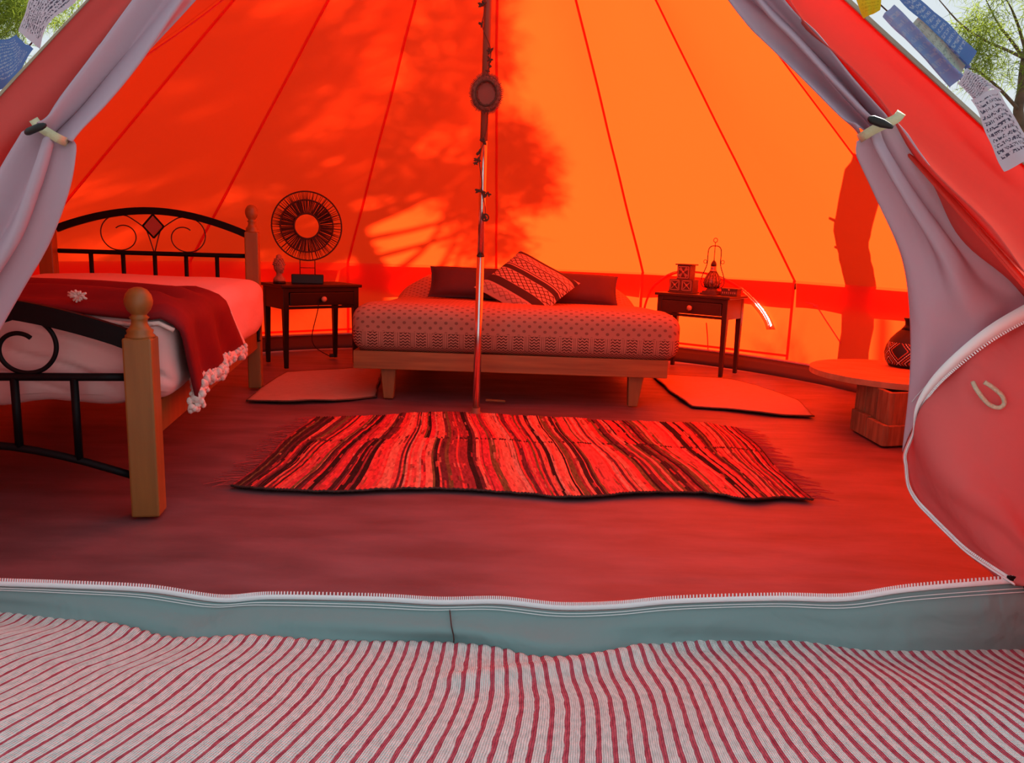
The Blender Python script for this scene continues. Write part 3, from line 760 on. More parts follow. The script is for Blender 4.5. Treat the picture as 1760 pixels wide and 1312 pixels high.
# ------------------------------------------------------------------ small beige rugs
def small_rug(pts, label, thickn=.006, lumps=.010):
    c = sum((onz(*p) for p in pts[0]+pts[-1]), Vector())/(len(pts[0])+len(pts[-1])); c.z = 0
    t = thing('bedside_rug', label, 'rug', c, 'small beige rugs beside the low bed')
    G = drape([[onz(*p) for p in r] for r in pts], 40, 30)
    for j, r in enumerate(G):
        for i, p in enumerate(r):
            p.z = thickn+max(0, lumps*noise.noise(Vector((p.x*5, p.y*4, 6))))
    sheet(G).build('rug_cloth', 'beige_rug', t, smooth=True, thick=.004, offset=-1)
    rim = [G[0][i] for i in range(41)]+[G[j][40] for j in range(1, 31)]+[G[30][i] for i in range(39, -1, -1)]+[G[j][0] for j in range(29, 0, -1)]
    b = B(); b.tube([p+Vector((.006*noise.noise(p*9), .006*noise.noise(p*9+Vector((5, 0, 0))), -.002)) for p in rim], .0042, 5, closed=True); b.build('edge_shadow', M['carved'], t, smooth=True)  # thin shadow round the rug built as a dark tube
    return t
small_rug([[(424, 690), (520, 691), (600, 688), (645, 683)], [(450, 668), (530, 668), (605, 664), (650, 660)], [(492, 641), (560, 637), (620, 634), (660, 632)]], 'small pale rug lying between the spindled bed and the low bed')
small_rug([[(1190, 700), (1262, 706), (1330, 714), (1398, 717)], [(1150, 672), (1235, 674), (1310, 680), (1368, 690)], [(1122, 646), (1185, 648), (1250, 653), (1300, 664)]], 'small pale rug lying before the table with the lantern')

# ------------------------------------------------------------------ centre pole and garland
pb = onz(818, 712); pt = Vector((-.148, 3.44, 2.93))
pole = thing('tent_pole', 'thin steel centre pole standing on the floor in front of the low bed', 'pole', pb)
def pp(t): return pb+(pt-pb)*t
def pole_t(py):
    # parameter along the pole at image row py
    best = min(range(400), key=lambda i: abs((656-CF*((pp(i/400)-CAM).dot(UP))/((pp(i/400)-CAM).dot(FW)))-py)); return best/400
t1 = pole_t(440); t2 = pole_t(240)
b = B(); b.tube([pp(0), pp(t1)], .0165, 16); b.build('lower_tube', 'steel', pole, smooth=True)
b = B(); b.tube([pp(t1-.0015), pp(t1+.0015)], .0170, 16); b.build('collar', 'thin_metal', pole, smooth=True)
b = B(); b.tube([pp(t1), pp(t2)], .0148, 16); b.build('upper_tube', 'steel', pole, smooth=True)
b = B(); b.tube([pp(t2), pp(1)], .0165, 14); b.build('painted_sleeve', 'pole_wrap', pole, smooth=True, label='brown painted upper sleeve')
b = B(); b.lathe([(.03, 0), (.03, .006), (.019, .012), (.019, .03)], pb, 16); b.build('foot', 'pole_wrap', pole, smooth=True)
gar = thing('garland', 'brown string garland of dried pods and a round macrame ring hanging on the pole', 'garland', pp(pole_t(380)))
def gp(px, py, dy=-.03):
    return onY(px, py, pp(pole_t(max(py, 2))).y+dy)
b = B(); b.tube(catmull([gp(*q) for q in [(831, -30), (832, 20), (829, 45), (842, 80), (843, 100), (838, 130)]], 24), .0022, 5); b.build('string', 'garland', gar)
b = B(); b.tube(catmull([gp(*q) for q in [(838, 192), (837, 215), (832, 240), (826, 262), (824, 280), (828, 310), (828, 330), (833, 352), (834, 380)]], 40), .0022, 5); b.build('string', 'garland', gar)
b = B(); cc = gp(836, 161, -.045)
ring = []
for i in range(72):
    a = 2*pi*i/72; r = .052+.004*noise.noise(Vector((i*.5, 0, 0))); ring.append(cc+Vector((r*cos(a)*.94, 0, r*sin(a)*1.1)))
b.tube(ring, [.014+.006*noise.noise(Vector((i*.9, 3, 0))) for i in range(72)], 7, closed=True, sq=.7)
for i in range(80):
    a = 2*pi*i/80; d = Vector((cos(a)*.94, 0, sin(a)*1.1)); b.tube([cc+d*.056, cc+d*(.072+.008*random.random())], [.004, .001], 4)
b.build('macrame_ring', 'macrame', gar, smooth=True)
b = B(); b.tube([cc+Vector((.046*cos(2*pi*i/40)*.94, -.012, .046*sin(2*pi*i/40)*1.1)) for i in range(40)], .0035, 6, closed=True); b.build('inner_hoop', 'garland', gar, smooth=True)
b = B(); b.tube([cc+Vector((0, .002, 0)), cc+Vector((0, .006, 0))], .044, 28); b.build('felt_disc', 'disc', gar, smooth=False)
for px, py, r in ((829, 8, 8), (828, 42, 6), (843, 88, 7), (842, 102, 6), (841, 112, 5), (838, 122, 4), (832, 243, 8), (824, 262, 7), (821, 275, 7), (818, 280, 5), (823, 328, 7), (829, 330, 7), (835, 336, 6), (840, 334, 5), (834, 374, 7)):
    c = gp(px, py, -.032); rr = r*.0022
    b = B()
    for q in range(4):
        a = random.uniform(0, 6.3); d = Vector((cos(a), -.3, sin(a)))*rr
        b.tube([c, c+d*.6, c+d*1.15], [.002, rr*.38, .0008], 5)
    b.ball(c, rr*.45, 8); b.build('pod', 'garland', gar, smooth=True)
b = B(); cc2 = gp(834, 374, -.035); b.tube([cc2+Vector((.014*cos(2*pi*i/20), 0, .014*sin(2*pi*i/20))) for i in range(20)], .004, 5, closed=True); b.build('small_hoop', 'garland', gar, smooth=True)

# ------------------------------------------------------------------ low back bed
BX0, BX1, BY0, BY1 = -.775, .755, 3.70, 5.66
bed = thing('low_bed', 'low pine platform bed with tapered legs behind the steel pole', 'bed', (0, 4.6, 0))
for n_, a, c_ in (('front_rail', (BX0, BY0), (BX1, BY0)), ('rear_rail', (BX0, BY1), (BX1, BY1)), ('side_rail', (BX0+.012, BY0), (BX0+.012, BY1)), ('side_rail', (BX1-.012, BY0), (BX1-.012, BY1))):
    b = B(); b.bar((a[0], a[1], .197), (c_[0], c_[1], .197), .024, .088); b.build(n_, 'rail_wood', bed, bevel=.003)
for i in range(9):
    y = BY0+.12+(BY1-BY0-.24)*i/8
    b = B(); b.box(((BX0+BX1)/2, y, .212), (BX1-BX0-.05, .08, .018)); b.build('slat', 'rail_wood', bed)
for x, y in ((-.61, BY0+.05), (.61, BY0+.05), (-.61, BY1-.06), (.61, BY1-.06)):
    b = B(); s_ = -1 if x < 0 else 1
    b.hexa([(x-.028-s_*.004, y-.022, 0), (x+.020-s_*.004, y-.022, 0), (x+.020-s_*.004, y+.022, 0), (x-.028-s_*.004, y+.022, 0), (x-.038, y-.028, .153), (x+.038, y-.028, .153), (x+.038, y+.028, .153), (x-.038, y+.028, .153)])
    b.build('leg', 'leg_wood', bed, bevel=.004)
mt_ = thing('mattress', 'thick mattress under a block printed coverlet with dots and wave border', 'mattress', (0, 4.6, .22))
def rbox(nx, ny, nz, x0, x1, y0, y1, z0, z1, r, fn=None):
    """rounded box as closed quad grid"""
    bm = bmesh.new(); bmesh.ops.create_cube(bm, size=2)
    bmesh.ops.subdivide_edges(bm, edges=bm.edges[:], cuts=nx, use_grid_fill=True)
    b = B()
    cx, cy, cz = (x0+x1)/2, (y0+y1)/2, (z0+z1)/2; hx, hy, hz = (x1-x0)/2, (y1-y0)/2, (z1-z0)/2
    bm.verts.ensure_lookup_table()
    vs_ = []
    for v in bm.verts:
        def sp(t): return (abs(t)**.75)*(1 if t > 0 else -1)
        p = Vector((sp(v.co.x)*hx, sp(v.co.y)*hy, sp(v.co.z)*hz))
        q = Vector((max(-hx+r, min(hx-r, p.x)), max(-hy+r, min(hy-r, p.y)), max(-hz+r, min(hz-r, p.z))))
        d = p-q
        # push onto rounded surface
        ax = max(abs(v.co.x), abs(v.co.y), abs(v.co.z))
        if d.length > 1e-9: p = q+d.normalized()*r if ((abs(d.x) > 1e-9)+(abs(d.y) > 1e-9)+(abs(d.z) > 1e-9)) > 1 else p
        p = p+Vector((cx, cy, cz))
        if fn: p = fn(p)
        vs_.append(p)
    b.add(vs_, [tuple(v.index for v in f.verts) for f in bm.faces]); bm.free(); return b
def matt(p):
    q = p.copy()
    if q.z > .33:
        q.z += .012*noise.noise(Vector((q.x*2, q.y*2, 1)))
        hd = min(max((q.y-5.05)/.25, 0), 1); q.z += .13*hd*hd*(3-2*hd)*(1 if abs(q.x) < .62 else max(0, 1-(abs(q.x)-.62)/.22))
        q.z -= (p.z-.33)/.13*.055*min(max((q.y-3.85)/1.1, 0), 1)
    if q.y < 3.8: q.y += .008*noise.noise(Vector((q.x*3, q.z*6, 2)))
    if q.z < .25: q.z += .008*noise.noise(Vector((q.x*4, q.y*4, 6)))
    return q
b = rbox(44, 0, 0, BX0-.012, BX1+.055, BY0-.035, BY1+.03, .234, .466, .075, matt)
mo = b.build('coverlet', 'coverlet', mt_, smooth=True, world=True)
# coverlet pattern is laid out from the floor: keep its own origin there
for v in mo.data.vertices: v.co.z += .22
mo.location.z -= .22

def pillow(name, c, w_, h, t, rot, mt, parent=None, uvrot=False, pinch=.10, label=None, cat='pillow', group=None):
    b = B(); n = 22; mtx = rot.to_4x4(); mtx.translation = c
    for side in (1, -1):
        def fn(u, v, side=side):
            x, y = 2*u-1, 2*v-1
            k = (1-x**4)*(1-y**4); k = max(k, 0)**.55
            px_ = x*w_/2*(1-pinch*(1-abs(y))*abs(x)**6*.0-pinch*(1-y*y)*(x*x)*.55)
            py_ = y*h/2*(1-pinch*(1-x*x)*(y*y)*.55)
            return mtx @ Vector((px_, py_, side*t/2*k+side*.004*noise.noise(Vector((x*2, y*2, side+c[0])))*k))
        b.grid(n, n, fn)
    o = b.build(name, mt, parent, smooth=True, world=False)
    md = o.modifiers.new('weld', 'WELD'); md.merge_threshold = .0015
    return o
def E3(rx, ry, rz): return (Matrix.Rotation(rz, 3, 'Z') @ Matrix.Rotation(ry, 3, 'Y') @ Matrix.Rotation(rx, 3, 'X'))
lean = radians(62)
o = pillow('pillow', (-.26, 5.01, .515), .60, .22, .13, E3(lean, radians(.8), 0), 'maroon'); tag(o, 'plain maroon pillow standing left behind the patterned cushion', 'pillow', 'maroon pillows on the low bed')
o = pillow('pillow', (.37, 5.01, .500), .60, .22, .13, E3(lean, radians(1.5), 0), 'maroon'); tag(o, 'plain maroon pillow standing right behind the patterned cushion', 'pillow', 'maroon pillows on the low bed')
cu = pillow('cushion', (.075, 4.80, .525), .48, .46, .12, E3(radians(40), 0, 0) @ E3(0, 0, radians(-38)), 'cushion')
tag(cu, 'woven cushion with cream and black bands propped against maroon pillows', 'cushion')
b = B(); P0 = onz(835, 690); P1 = onz(868, 692); b.tube([P0+Vector((0, 0, .006)), P1+Vector((0, 0, .006))], .006, 6)
tag(b.build('stick', 'leg_wood', None), 'short pale stick lying on the floor under the low bed', 'stick')

# ------------------------------------------------------------------ left iron and wood bed
FRp = onz(270, 882); FRp.z = 0; BRp = onz(447, 666); BRp.z = 0
dv = (BRp-FRp).normalized(); wv = Vector((-dv.y, dv.x, 0)); BW = .965
ib = thing('spindle_bed', 'single bed with honey wood ball posts and black iron arched ends', 'bed', (FRp+BRp)/2+wv*.5)
def post(c, h_sq, name='post'):
    a = atan2(dv.y, dv.x); b = B(); w_ = .074 if h_sq < .6 else .066; k_ = w_/.082
    b.box((c.x, c.y, h_sq/2), (w_, w_, h_sq), a)
    o = b.build(name, 'post_wood', ib, bevel=.006)
    b = B(); z = h_sq
    b.lathe([(r_*(.95 if w_ > .07 else .82), z_) for r_, z_ in [(.040, z-.002), (.040, z+.004), (.034, z+.010), (.036, z+.018), (.028, z+.024), (.022, z+.034), (.021, z+.046), (.027, z+.052), (.020, z+.058), (.022, z+.062), (.031, z+.072), (.037, z+.086), (.038, z+.098), (.034, z+.113), (.024, z+.126), (.010, z+.132), (.001, z+.133)]], (c.x, c.y, 0), 20)
    b.build('ball_finial', 'post_wood', o, smooth=True)
FLp = FRp+wv*BW; BLp = BRp+wv*BW
ins = dv*.0
for c, h in ((FRp+wv*.02, .495), (FLp, .495), (BRp+wv*.02, .79), (BLp, .79)): post(c, h)
def bedend(P, zr, ztop, zmid, zlow, bot_arch, thick_top, tag_):
    """arched iron end between two posts; P(t) gives the line"""
    N = 24
    arch = lambda t: zr+(ztop-zr)*sin(pi*t)**.9 if 0 < t < 1 else zr
    b = B(); pts = [P(t/N)+Vector((0, 0, arch(t/N))) for t in range(N+1)]
    for i in range(N): b.bar(pts[i], pts[i+1], .022, thick_top)
    o_ = b.build(tag_, 'black_metal', ib); o_.modifiers.new('w', 'WELD').merge_threshold = .004
    b = B(); b.tube([P(t/10)+Vector((0, 0, zmid)) for t in range(11)], .011, 8); b.build('cross_rail', 'black_metal', ib, smooth=True)
    low = lambda t: zlow+bot_arch*sin(pi*t)
    b = B(); b.tube([P(t/14)+Vector((0, 0, low(t/14))) for t in range(15)], .011, 8); b.build('bottom_rail', 'black_metal', ib, smooth=True)
    for i in range(1, 6):
        t = i/6; b = B(); b.tube([P(t)+Vector((0, 0, low(t))), P(t)+Vector((0, 0, zmid))], .0105, 8); b.build('spindle', 'black_metal', ib, smooth=True)
    c = P(.5); ux = (P(1)-P(0)).normalized(); zc = (arch(.5)-thick_top/2+zmid)/2+.018
    hgt = (arch(.5)-thick_top/2-zmid)
    d = hgt*.30; zd = arch(.5)-thick_top/2-d
    b = B(); ring = [c+Vector((0, 0, zd+d)), c+ux*d*.85+Vector((0, 0, zd)), c+Vector((0, 0, zd-d)), c-ux*d*.85+Vector((0, 0, zd))]
    for i in range(4): b.bar(ring[i], ring[(i+1) % 4], .008, .008)
    dm = b.build('diamond_frame', 'black_metal', ib)
    b = B(); nn = ux.cross(Vector((0, 0, 1))).normalized(); P8 = [q*.82+(c+Vector((0, 0, zd)))*.18+nn*s_*.005 for s_ in (-1, 1) for q in ring]; b.hexa(P8); b.build('diamond_plate', M['disc'], dm)
    for s_ in (1, -1):
        b = B(); Q = []
        r0 = hgt*.46; cx_ = s_*(.150 if tag_ == 'headboard_arch' else .175); cz = zmid+r0+.008
        # scroll: from the rail foot, past the diamond, over and spiralling in
        Q.append(c+Vector((0, 0, zmid))); Q.append(c+ux*s_*d*.55+Vector((0, 0, zd-d*.4))); Q.append(c+ux*s_*d*1.0+Vector((0, 0, zd+.004)))
        for i in range(27):
            a = radians(62+i*16); r = r0*(1.0 if i < 11 else 1.0-.50*(i-11)/15)
            Q.append(c+ux*(cx_-s_*r*cos(a)*1.05)+Vector((0, 0, cz-(r0-r)*.35*(i > 11)+r*sin(a))))
        b.tube(catmull(Q, 120), .0030 if tag_ == 'headboard_arch' else .0062, 7); b.build('scroll', 'black_metal' if tag_ != 'headboard_arch' else 'thin_metal', ib, smooth=True)
bedend(lambda t: FRp+wv*(.045+(BW-.09)*t), .485, .575, .385, .105, .10, .052, 'footboard_arch')
bedend(lambda t: BRp+wv*(.045+(BW-.09)*t), .775, .875, .67, .38, .0, .034, 'headboard_arch')
for c0 in (0.015, BW-.015):
    b = B(); b.bar(FRp+wv*c0+Vector((0, 0, .255)), BRp+wv*c0+Vector((0, 0, .255)), .024, .095); b.build('side_rail', 'post_wood', ib, bevel=.003)
b = B(); c = BRp-wv*.005-dv*.040; b.tube([c+Vector((0, 0, .335)), c+Vector((0, 0, .325))-wv*.003, c+Vector((0, 0, .255)), c+Vector((0, 0, .245))-wv*.003], [.008, .011, .006, .010], 8); b.build('bracket', 'black_plastic', ib, smooth=True)
ma = atan2(wv.y, wv.x)
def bedloc(s_, t, z): return FRp+wv*s_+dv*t+Vector((0, 0, z))
BL_ = (BRp-FRp).length
mm = thing('mattress', 'mattress in a white fitted sheet on the spindle bed', 'mattress', bedloc(.5, BL_/2, .30))
def matt2(p):
    # p in local (s, t, z)
    s_, t, z = p; z2 = z
    if z > .45: z2 = z+.012*noise.noise(Vector((s_*3, t*3, 4)))+.012*sin(pi*min(max(s_, 0), 1))
    if z < .33: z2 = z+.012*noise.noise(Vector((s_*9, t*7, 4)))
    w_ = .008*noise.noise(Vector((s_*5, t*4, z*8)))
    if t < .1:
        g_ = s_*5.2-z*9+noise.noise(Vector((s_*4, z*5, 1)))*.8; t -= w_*1.5-.014*max(0, 1-abs((g_ % 1.0)-.5)*7)*min(1, max(0, (z-.31)*12))
        if z < .36: z2 -= .012*abs(sin(s_*11))*(.36-z)/.06
    if s_ < .1: s_ -= w_*1.5
    return bedloc(s_, t, z2)
b = rbox(60, 0, 0, -.045, 1.01, .045, BL_-.06, .300, .560, .075, matt2)
b.build('sheet', 'white_sheet', mm, smooth=True)
# crimson throw across the foot
th = thing('throw_blanket', 'crimson throw with cream fleece edge draped over the foot of the spindle bed', 'blanket', bedloc(.5, .3, .56))
def thr(u, v):
    # u across the bed from left to over the right side, v from foot to head
    t0 = .055+.02*sin(u*5); t1 = .64-.02*u
    t = t0+(t1-t0)*v
    d = u*1.34
    # profile over the right side: s runs 1 -> -0.06 then down
    s_ = 1.0-d
    drop = .19*(.9+.1*(1-v)) 
    if s_ > .03: z = .578+.012*sin(pi*s_)
    else:
        q = min((.03-s_)/.31, 1)
        ang = min(q*4, 1)*pi/2
        s_ = .03-.095*sin(ang)-.02*q*sin(v*14+1)
        z = .578-.06*(1-cos(ang))-max(0, q-.25)/.75*drop
        t += q*(.10+.20*v)+.02*q*sin(v*9)
    f = .017*sin(v*15+u*6)+.006*noise.noise(Vector((u*4, v*6, 3)))
    z += f*(1 if s_ > 0 else .2)
    if v < .06: z -= .028*(1-v/.06)
    return bedloc(s_, t, z)
b = B(); b.grid(70, 30, thr); b.build('blanket_cloth', 'throw', th, smooth=True, thick=.010, offset=1)
b = B(); b.tube([thr(1, j/30)+Vector((0, 0, -.012)) for j in range(31)], [.020+.008*noise.noise(Vector((j*.7, 0, 0))) for j in range(31)], 8, sq=.8); 
b.tube([thr(.80+.2*j/14, 1)+Vector((.006, .006, -.004)) for j in range(15)], [.006+.012*j/14 for j in range(15)], 8, sq=.8)
random.seed(9)
for j in range(0, 61):
    for q in range(7):
        p = thr(1, j/60)+Vector((random.uniform(-.016, .016), random.uniform(-.016, .016), random.uniform(-.036, .004)))
        b.ball(p, random.uniform(.007, .013), 6, (1, 1, random.uniform(.8, 1.4)))
b.build('fleece_edge', 'fringe', th, smooth=True, label='cream fleece edge')
b = B(); b.tube([thr(j/40*.76, 0)+Vector((0, 0, -.014)) for j in range(41)], .007, 6)
pc = thr(.60, .05)+Vector((0, 0, .030))
for i in range(14):
    a = 2*pi*i/14; b.tube([pc, pc+Vector((.03*cos(a)*random.uniform(.5, 1), -.008, .02*sin(a)*random.uniform(.5, 1)))], [.006, .003], 5)
b.build('pompom_trim', 'fringe', th, smooth=True, label='cream pompom trim')

# ------------------------------------------------------------------ bedside tables
def table(label, FL, FR, BR, BL, H, mt, knob_pos=.5, leg=.03):
    c = (FL+FR+BR+BL)/4; c.z = 0
    t = thing('bedside_table', label, 'table', c, 'dark bedside tables')
    ux = (FR-FL).normalized(); W = (FR-FL).length; uy = Vector((-ux.y, ux.x, 0)); D = (BL-FL).length
    a = atan2(ux.y, ux.x); o0 = FL
    def q(x, y, z): return o0+ux*x+uy*y+Vector((0, 0, z))
    b = B(); b.box(q(W/2, D/2, H-.009), (W+.05, D+.05, .018), a); b.build('table_top', mt, t, bevel=.004)
    ap = .125
    for x0, y0, x1, y1, n_ in ((0, 0, 0, D, 'side_panel'), (W, 0, W, D, 'side_panel'), (0, D, W, D, 'back_panel')):
        b = B(); b.bar(q(x0, y0, H-.018-ap/2), q(x1, y1, H-.018-ap/2), .014, ap); b.build(n_, mt, t)
    b = B(); b.bar(q(0, 0, H-.018-.012), q(W, 0, H-.018-.012), .016, .024); b.bar(q(0, 0, H-.018-ap+.008), q(W, 0, H-.018-ap+.008), .016, .016); b.build('front_frame', mt, t)
    dr = B(); p0 = q(.028, -.006, H-.018-ap/2-.004); p1 = q(W-.028, -.006, H-.018-ap/2-.004)
    dr.bar(p0, p1, .018, ap-.048); d_ = dr.build('drawer', mt, t, bevel=.003)
    kp = q(W*knob_pos, -.012, H-.018-ap/2-.004)
    kb = B(); kb.tube([kp, kp-uy*.012, kp-uy*.016, kp-uy*.026, kp-uy*.032], [.006, .006, .016, .017, .009], 14); kb.build('knob', 'knob', d_, smooth=True, label='round pale wooden knob')
    for x, y in ((0, 0), (W, 0), (W, D), (0, D)):
        sx = 1 if x == 0 else -1; sy = 1 if y == 0 else -1
        b = B(); zt = H-.018; k0 = .022; k1 = .034
        cx_ = x+sx*.010; cy_ = y+sy*.010
        P = []
        for z, k in ((0, k0), (zt-ap, k1), (zt, k1)):
            for ax, ay in ((-1, -1), (1, -1), (1, 1), (-1, 1)): P.append(q(cx_+ax*k/2-sx*.002, cy_+ay*k/2-sy*.002, z))
        b.add(P, [(3, 2, 1, 0), (8, 9, 10, 11)]+[(r*4+i, r*4+(i+1) % 4, r*4+4+(i+1) % 4, r*4+4+i) for r in range(2) for i in range(4)])
        b.build('leg', mt, t, bevel=.002)
    return q, W, D, H, a, t
TL_FL = onz(491, 634); TL_FR = Vector((-.985, 4.80, 0)); TL_BL = TL_FL+Vector((-.20, .215, 0)); TL_BR = TL_FR+(TL_BL-TL_FL)
qL, WL, DL, HL, aL, tl = table('black bedside table with one drawer under the round rattan lamp', TL_FL, TL_FR, TL_BR, TL_BL, .495, 'dark_wood')
TR_FR = onz(1239, 649); TR_BR = onz(1267, 642); TR_FL = TR_FR+Vector((-.36, .285, 0)); TR_BL = TR_BR+Vector((-.36, .285, 0))
qR, WR, DR, HR, aR, tr_ = table('dark brown bedside table with one drawer under the lantern', TR_FL, TR_FR, TR_BR, TR_BL, .50, 'brown_wood')

# rattan lamp
lc = qL(WL*.44, DL*.45, HL)
lamp = thing('rattan_lamp', 'round woven rattan disc lamp with a hole on a black base', 'lamp', lc)
ux = Vector((cos(aL*.35), sin(aL*.35), 0))
b = B(); b.box(lc+Vector((0, 0, .028)), (.19, .07, .056), aL*.35); b.build('base', 'dark_wood', lamp, bevel=.004)
rc = lc+Vector((0, 0, .345)); RL = .205
b = B(); b.tube([lc-ux*.044+Vector((0, 0, .05)), lc-ux*.044+Vector((0, 0, .15))], .0028, 6); b.tube([lc+ux*.044+Vector((0, 0, .05)), lc+ux*.044+Vector((0, 0, .15))], .0028, 6); b.tube([lc-ux*.044+Vector((0, 0, .095)), lc+ux*.044+Vector((0, 0, .095))], .002, 6); b.build('wire_stand', 'rattan', lamp, smooth=True)
def circ(r, n=64, off=Vector()): return [rc+off+ux*(r*cos(2*pi*i/n))+Vector((0, 0, r*sin(2*pi*i/n))) for i in range(n)]
b = B(); b.tube(circ(RL), .0045, 7, closed=True); b.build('outer_hoop', 'rattan', lamp, smooth=True)
ny = ux.cross(Vector((0, 0, 1)))
b = B(); b.tube(circ(.155, off=ny*.02), .004, 7, closed=True); b.tube(circ(.155, off=-ny*.03), .004, 7, closed=True); b.build('middle_hoop', 'rattan', lamp, smooth=True)
b = B(); b.tube(circ(.075, 48), .0055, 7, closed=True); b.build('inner_hoop', 'rattan', lamp, smooth=True)
b = B(); random.seed(5)
for s_, n_, r1 in ((1, 150, RL), (-1, 110, .157)):
    for i in range(n_):
        if random.random() < .05: continue
        a = 2*pi*(i+random.uniform(-.3, .3))/n_; e_ = a+random.uniform(-.02, .02)
        P = [rc+(ux*cos(a)+Vector((0, 0, sin(a))))*.075, rc+ny*(.022*s_)+(ux*cos(e_)+Vector((0, 0, sin(e_))))*.155]
        if s_ > 0 and random.random() < .72: P.append(rc+(ux*cos(e_)+Vector((0, 0, sin(e_))))*RL)
        b.tube(P, [.0016, .0024, .0011][:len(P)] if len(P) == 3 else [.0016, .0026], 4)
b.build('rattan_strands', 'rattan', lamp, kind='stuff')
b = B()
cb = [lc+ny*-.05+Vector((0, 0, .01)), qL(WL*.7, DL+.03, HL), qL(WL*.8, DL+.05, .35), qL(WL*.62, DL*.9, .12), onz(566, 612, .01), onz(575, 610, .012)]
b.tube(catmull(cb, 40), .003, 6); b.box(onz(573, 611, .012), (.05, .03, .022), .3); b.build('power_cord', 'cord', lamp, smooth=False)

# stone bust
bc = qL(.035, DL*.52, HL)
bust = thing('stone_bust', 'small sandstone bust with a crowned head beside the rattan lamp', 'sculpture', bc)
b = B(); b.lathe([(.036, 0), (.038, .006), (.036, .012), (.032, .014)], bc, 18); b.build('plinth', 'dark_wood', bust, smooth=True)
b = B(); b.lathe([(.034, .012), (.036, .022), (.031, .034), (.022, .042), (.0165, .052), (.0165, .062), (.02, .068), (.0265, .078), (.031, .092), (.032, .106), (.031, .120), (.028, .133), (.020, .144), (.015, .149), (.017, .156), (.016, .164), (.009, .171), (.001, .174)], bc, 24)
fx = Vector((.88, -.47, 0)); fs = Vector((.47, .88, 0))
for i in range(len(b.v)):
    d = b.v[i]-bc; dz = d.z
    if .066 < dz < .12:
        fwd = d.dot(fx)
        if fwd > 0:
            side = abs(d.dot(fs))
            b.v[i] = b.v[i]+fx*(.004 if side < .012 else .001)*(1 if .07 < dz < .11 else .3)
b.add([bc+fx*.031+fs*-.003+Vector((0, 0, .102)), bc+fx*.031+fs*.003+Vector((0, 0, .102)), bc+fx*.030+fs*.007+Vector((0, 0, .086)), bc+fx*.030-fs*.007+Vector((0, 0, .086)), bc+fx*.043+Vector((0, 0, .088))], [(0, 1, 4), (1, 2, 4), (2, 3, 4), (3, 0, 4), (0, 3, 2, 1)])
b.ball(bc+fx*.031+Vector((0, 0, .078)), .006, 8, (1, 1.6, .6)); b.ball(bc+fx*.026+Vector((0, 0, .070)), .009, 8)
for s_ in (1, -1):
    b.ball(bc+fx*.027+fs*s_*.012+Vector((0, 0, .100)), .005, 8, (1, 1.3, .7)); b.ball(bc+fs*s_*.030+Vector((0, 0, .094)), .008, 8, (.7, .5, 1.8))
b.build('head', 'stone', bust, smooth=True)
b = B()
for r in range(4):
    for i in range(16-3*r):
        a = 2*pi*i/(16-3*r); rr_ = .033-.0032*r; b.ball(bc+Vector((rr_*cos(a), rr_*sin(a), .113+.0105*r)), .0058, 6)
b.build('curled_hair', 'stone', bust, smooth=True, kind='stuff')

# carved chest, lantern and small box on the right table
cc = qR(.10, DR*.55, HR)
ch = thing('carved_chest', 'carved wooden drawer chest with a smaller lidded block on top', 'box', cc)
def frame_box(w_, d_, h, z0, parent, x0=0, name='body'):
    b = B(); b.box(cc+Vector((x0*cos(aR), x0*sin(aR), z0+h/2)), (w_, d_, h), aR); return b.build(name, 'carved', parent, bevel=.002)
uxr = Vector((cos(aR), sin(aR), 0)); uyr = Vector((-uxr.y, uxr.x, 0))
frame_box(.178, .10, .008, 0, ch, name='base_board'); frame_box(.165, .09, .078, .008, ch)
frame_box(.090, .08, .090, .086, ch, .01, 'upper_block'); frame_box(.118, .095, .008, .176, ch, .012, 'lid')
def carved_face(c, s_, name, parent, star):
    b = B(); n = -uyr
    P = lambda x, z, y=0: c+uxr*x+Vector((0, 0, z))+n*y
    for a0, a1 in (((-s_, -s_), (s_, -s_)), ((s_, -s_), (s_, s_)), ((s_, s_), (-s_, s_)), ((-s_, s_), (-s_, -s_))):
        b.bar(P(*a0), P(*a1), .006, .005, n)
    for k in range(4):
        a = pi/4+k*pi/2
        for da in (-.22, 0, .22) if star else (0,):
            q0 = P(.006*cos(a), .006*sin(a)); q1 = P(s_*1.05*cos(a+da), s_*1.05*sin(a+da)); b.bar(q0, q1, .005, .006, n)
    b.ball(c+n*.002, .008, 8); return b.build(name, 'carved_hi', parent)
carved_face(cc+uxr*.01-uyr*.041+Vector((0, 0, .131)), .036, 'carved_front', ch, True)
carved_face(cc-uxr*.042-uyr*.046+Vector((0, 0, .047)), .030, 'drawer', ch, False)
carved_face(cc+uxr*.042-uyr*.046+Vector((0, 0, .047)), .030, 'drawer', ch, False)
lc2 = qR(WR*.655, DR*.5, HR)
ln = thing('lantern', 'wire framed lantern with a mottled bulb shaped body and ring handle', 'lantern', lc2)
b = B(); b.box(lc2+Vector((0, 0, .006)), (.115, .10, .012), aR); b.box(lc2+Vector((0, 0, .018)), (.095, .085, .012), aR); b.lathe([(.040, .024), (.034, .034), (.030, .042)], lc2, 16); b.build('base', 'carved', ln)
b = B(); b.lathe([(.030, .040), (.047, .052), (.054, .068), (.054, .082), (.048, .100), (.037, .120), (.026, .136), (.019, .146)], lc2, 20); b.build('bulb_body', 'lantern_glass', ln, smooth=True)
b = B()
for i in range(14):
    a = 2*pi*i/14; b.tube([lc2+Vector((r*cos(a), r*sin(a), z)) for r, z in ((.032, .040), (.049, .052), (.056, .074), (.050, .098), (.038, .120), (.021, .145))], .0018, 5)
b.build('cage', 'thin_metal', ln, smooth=True)
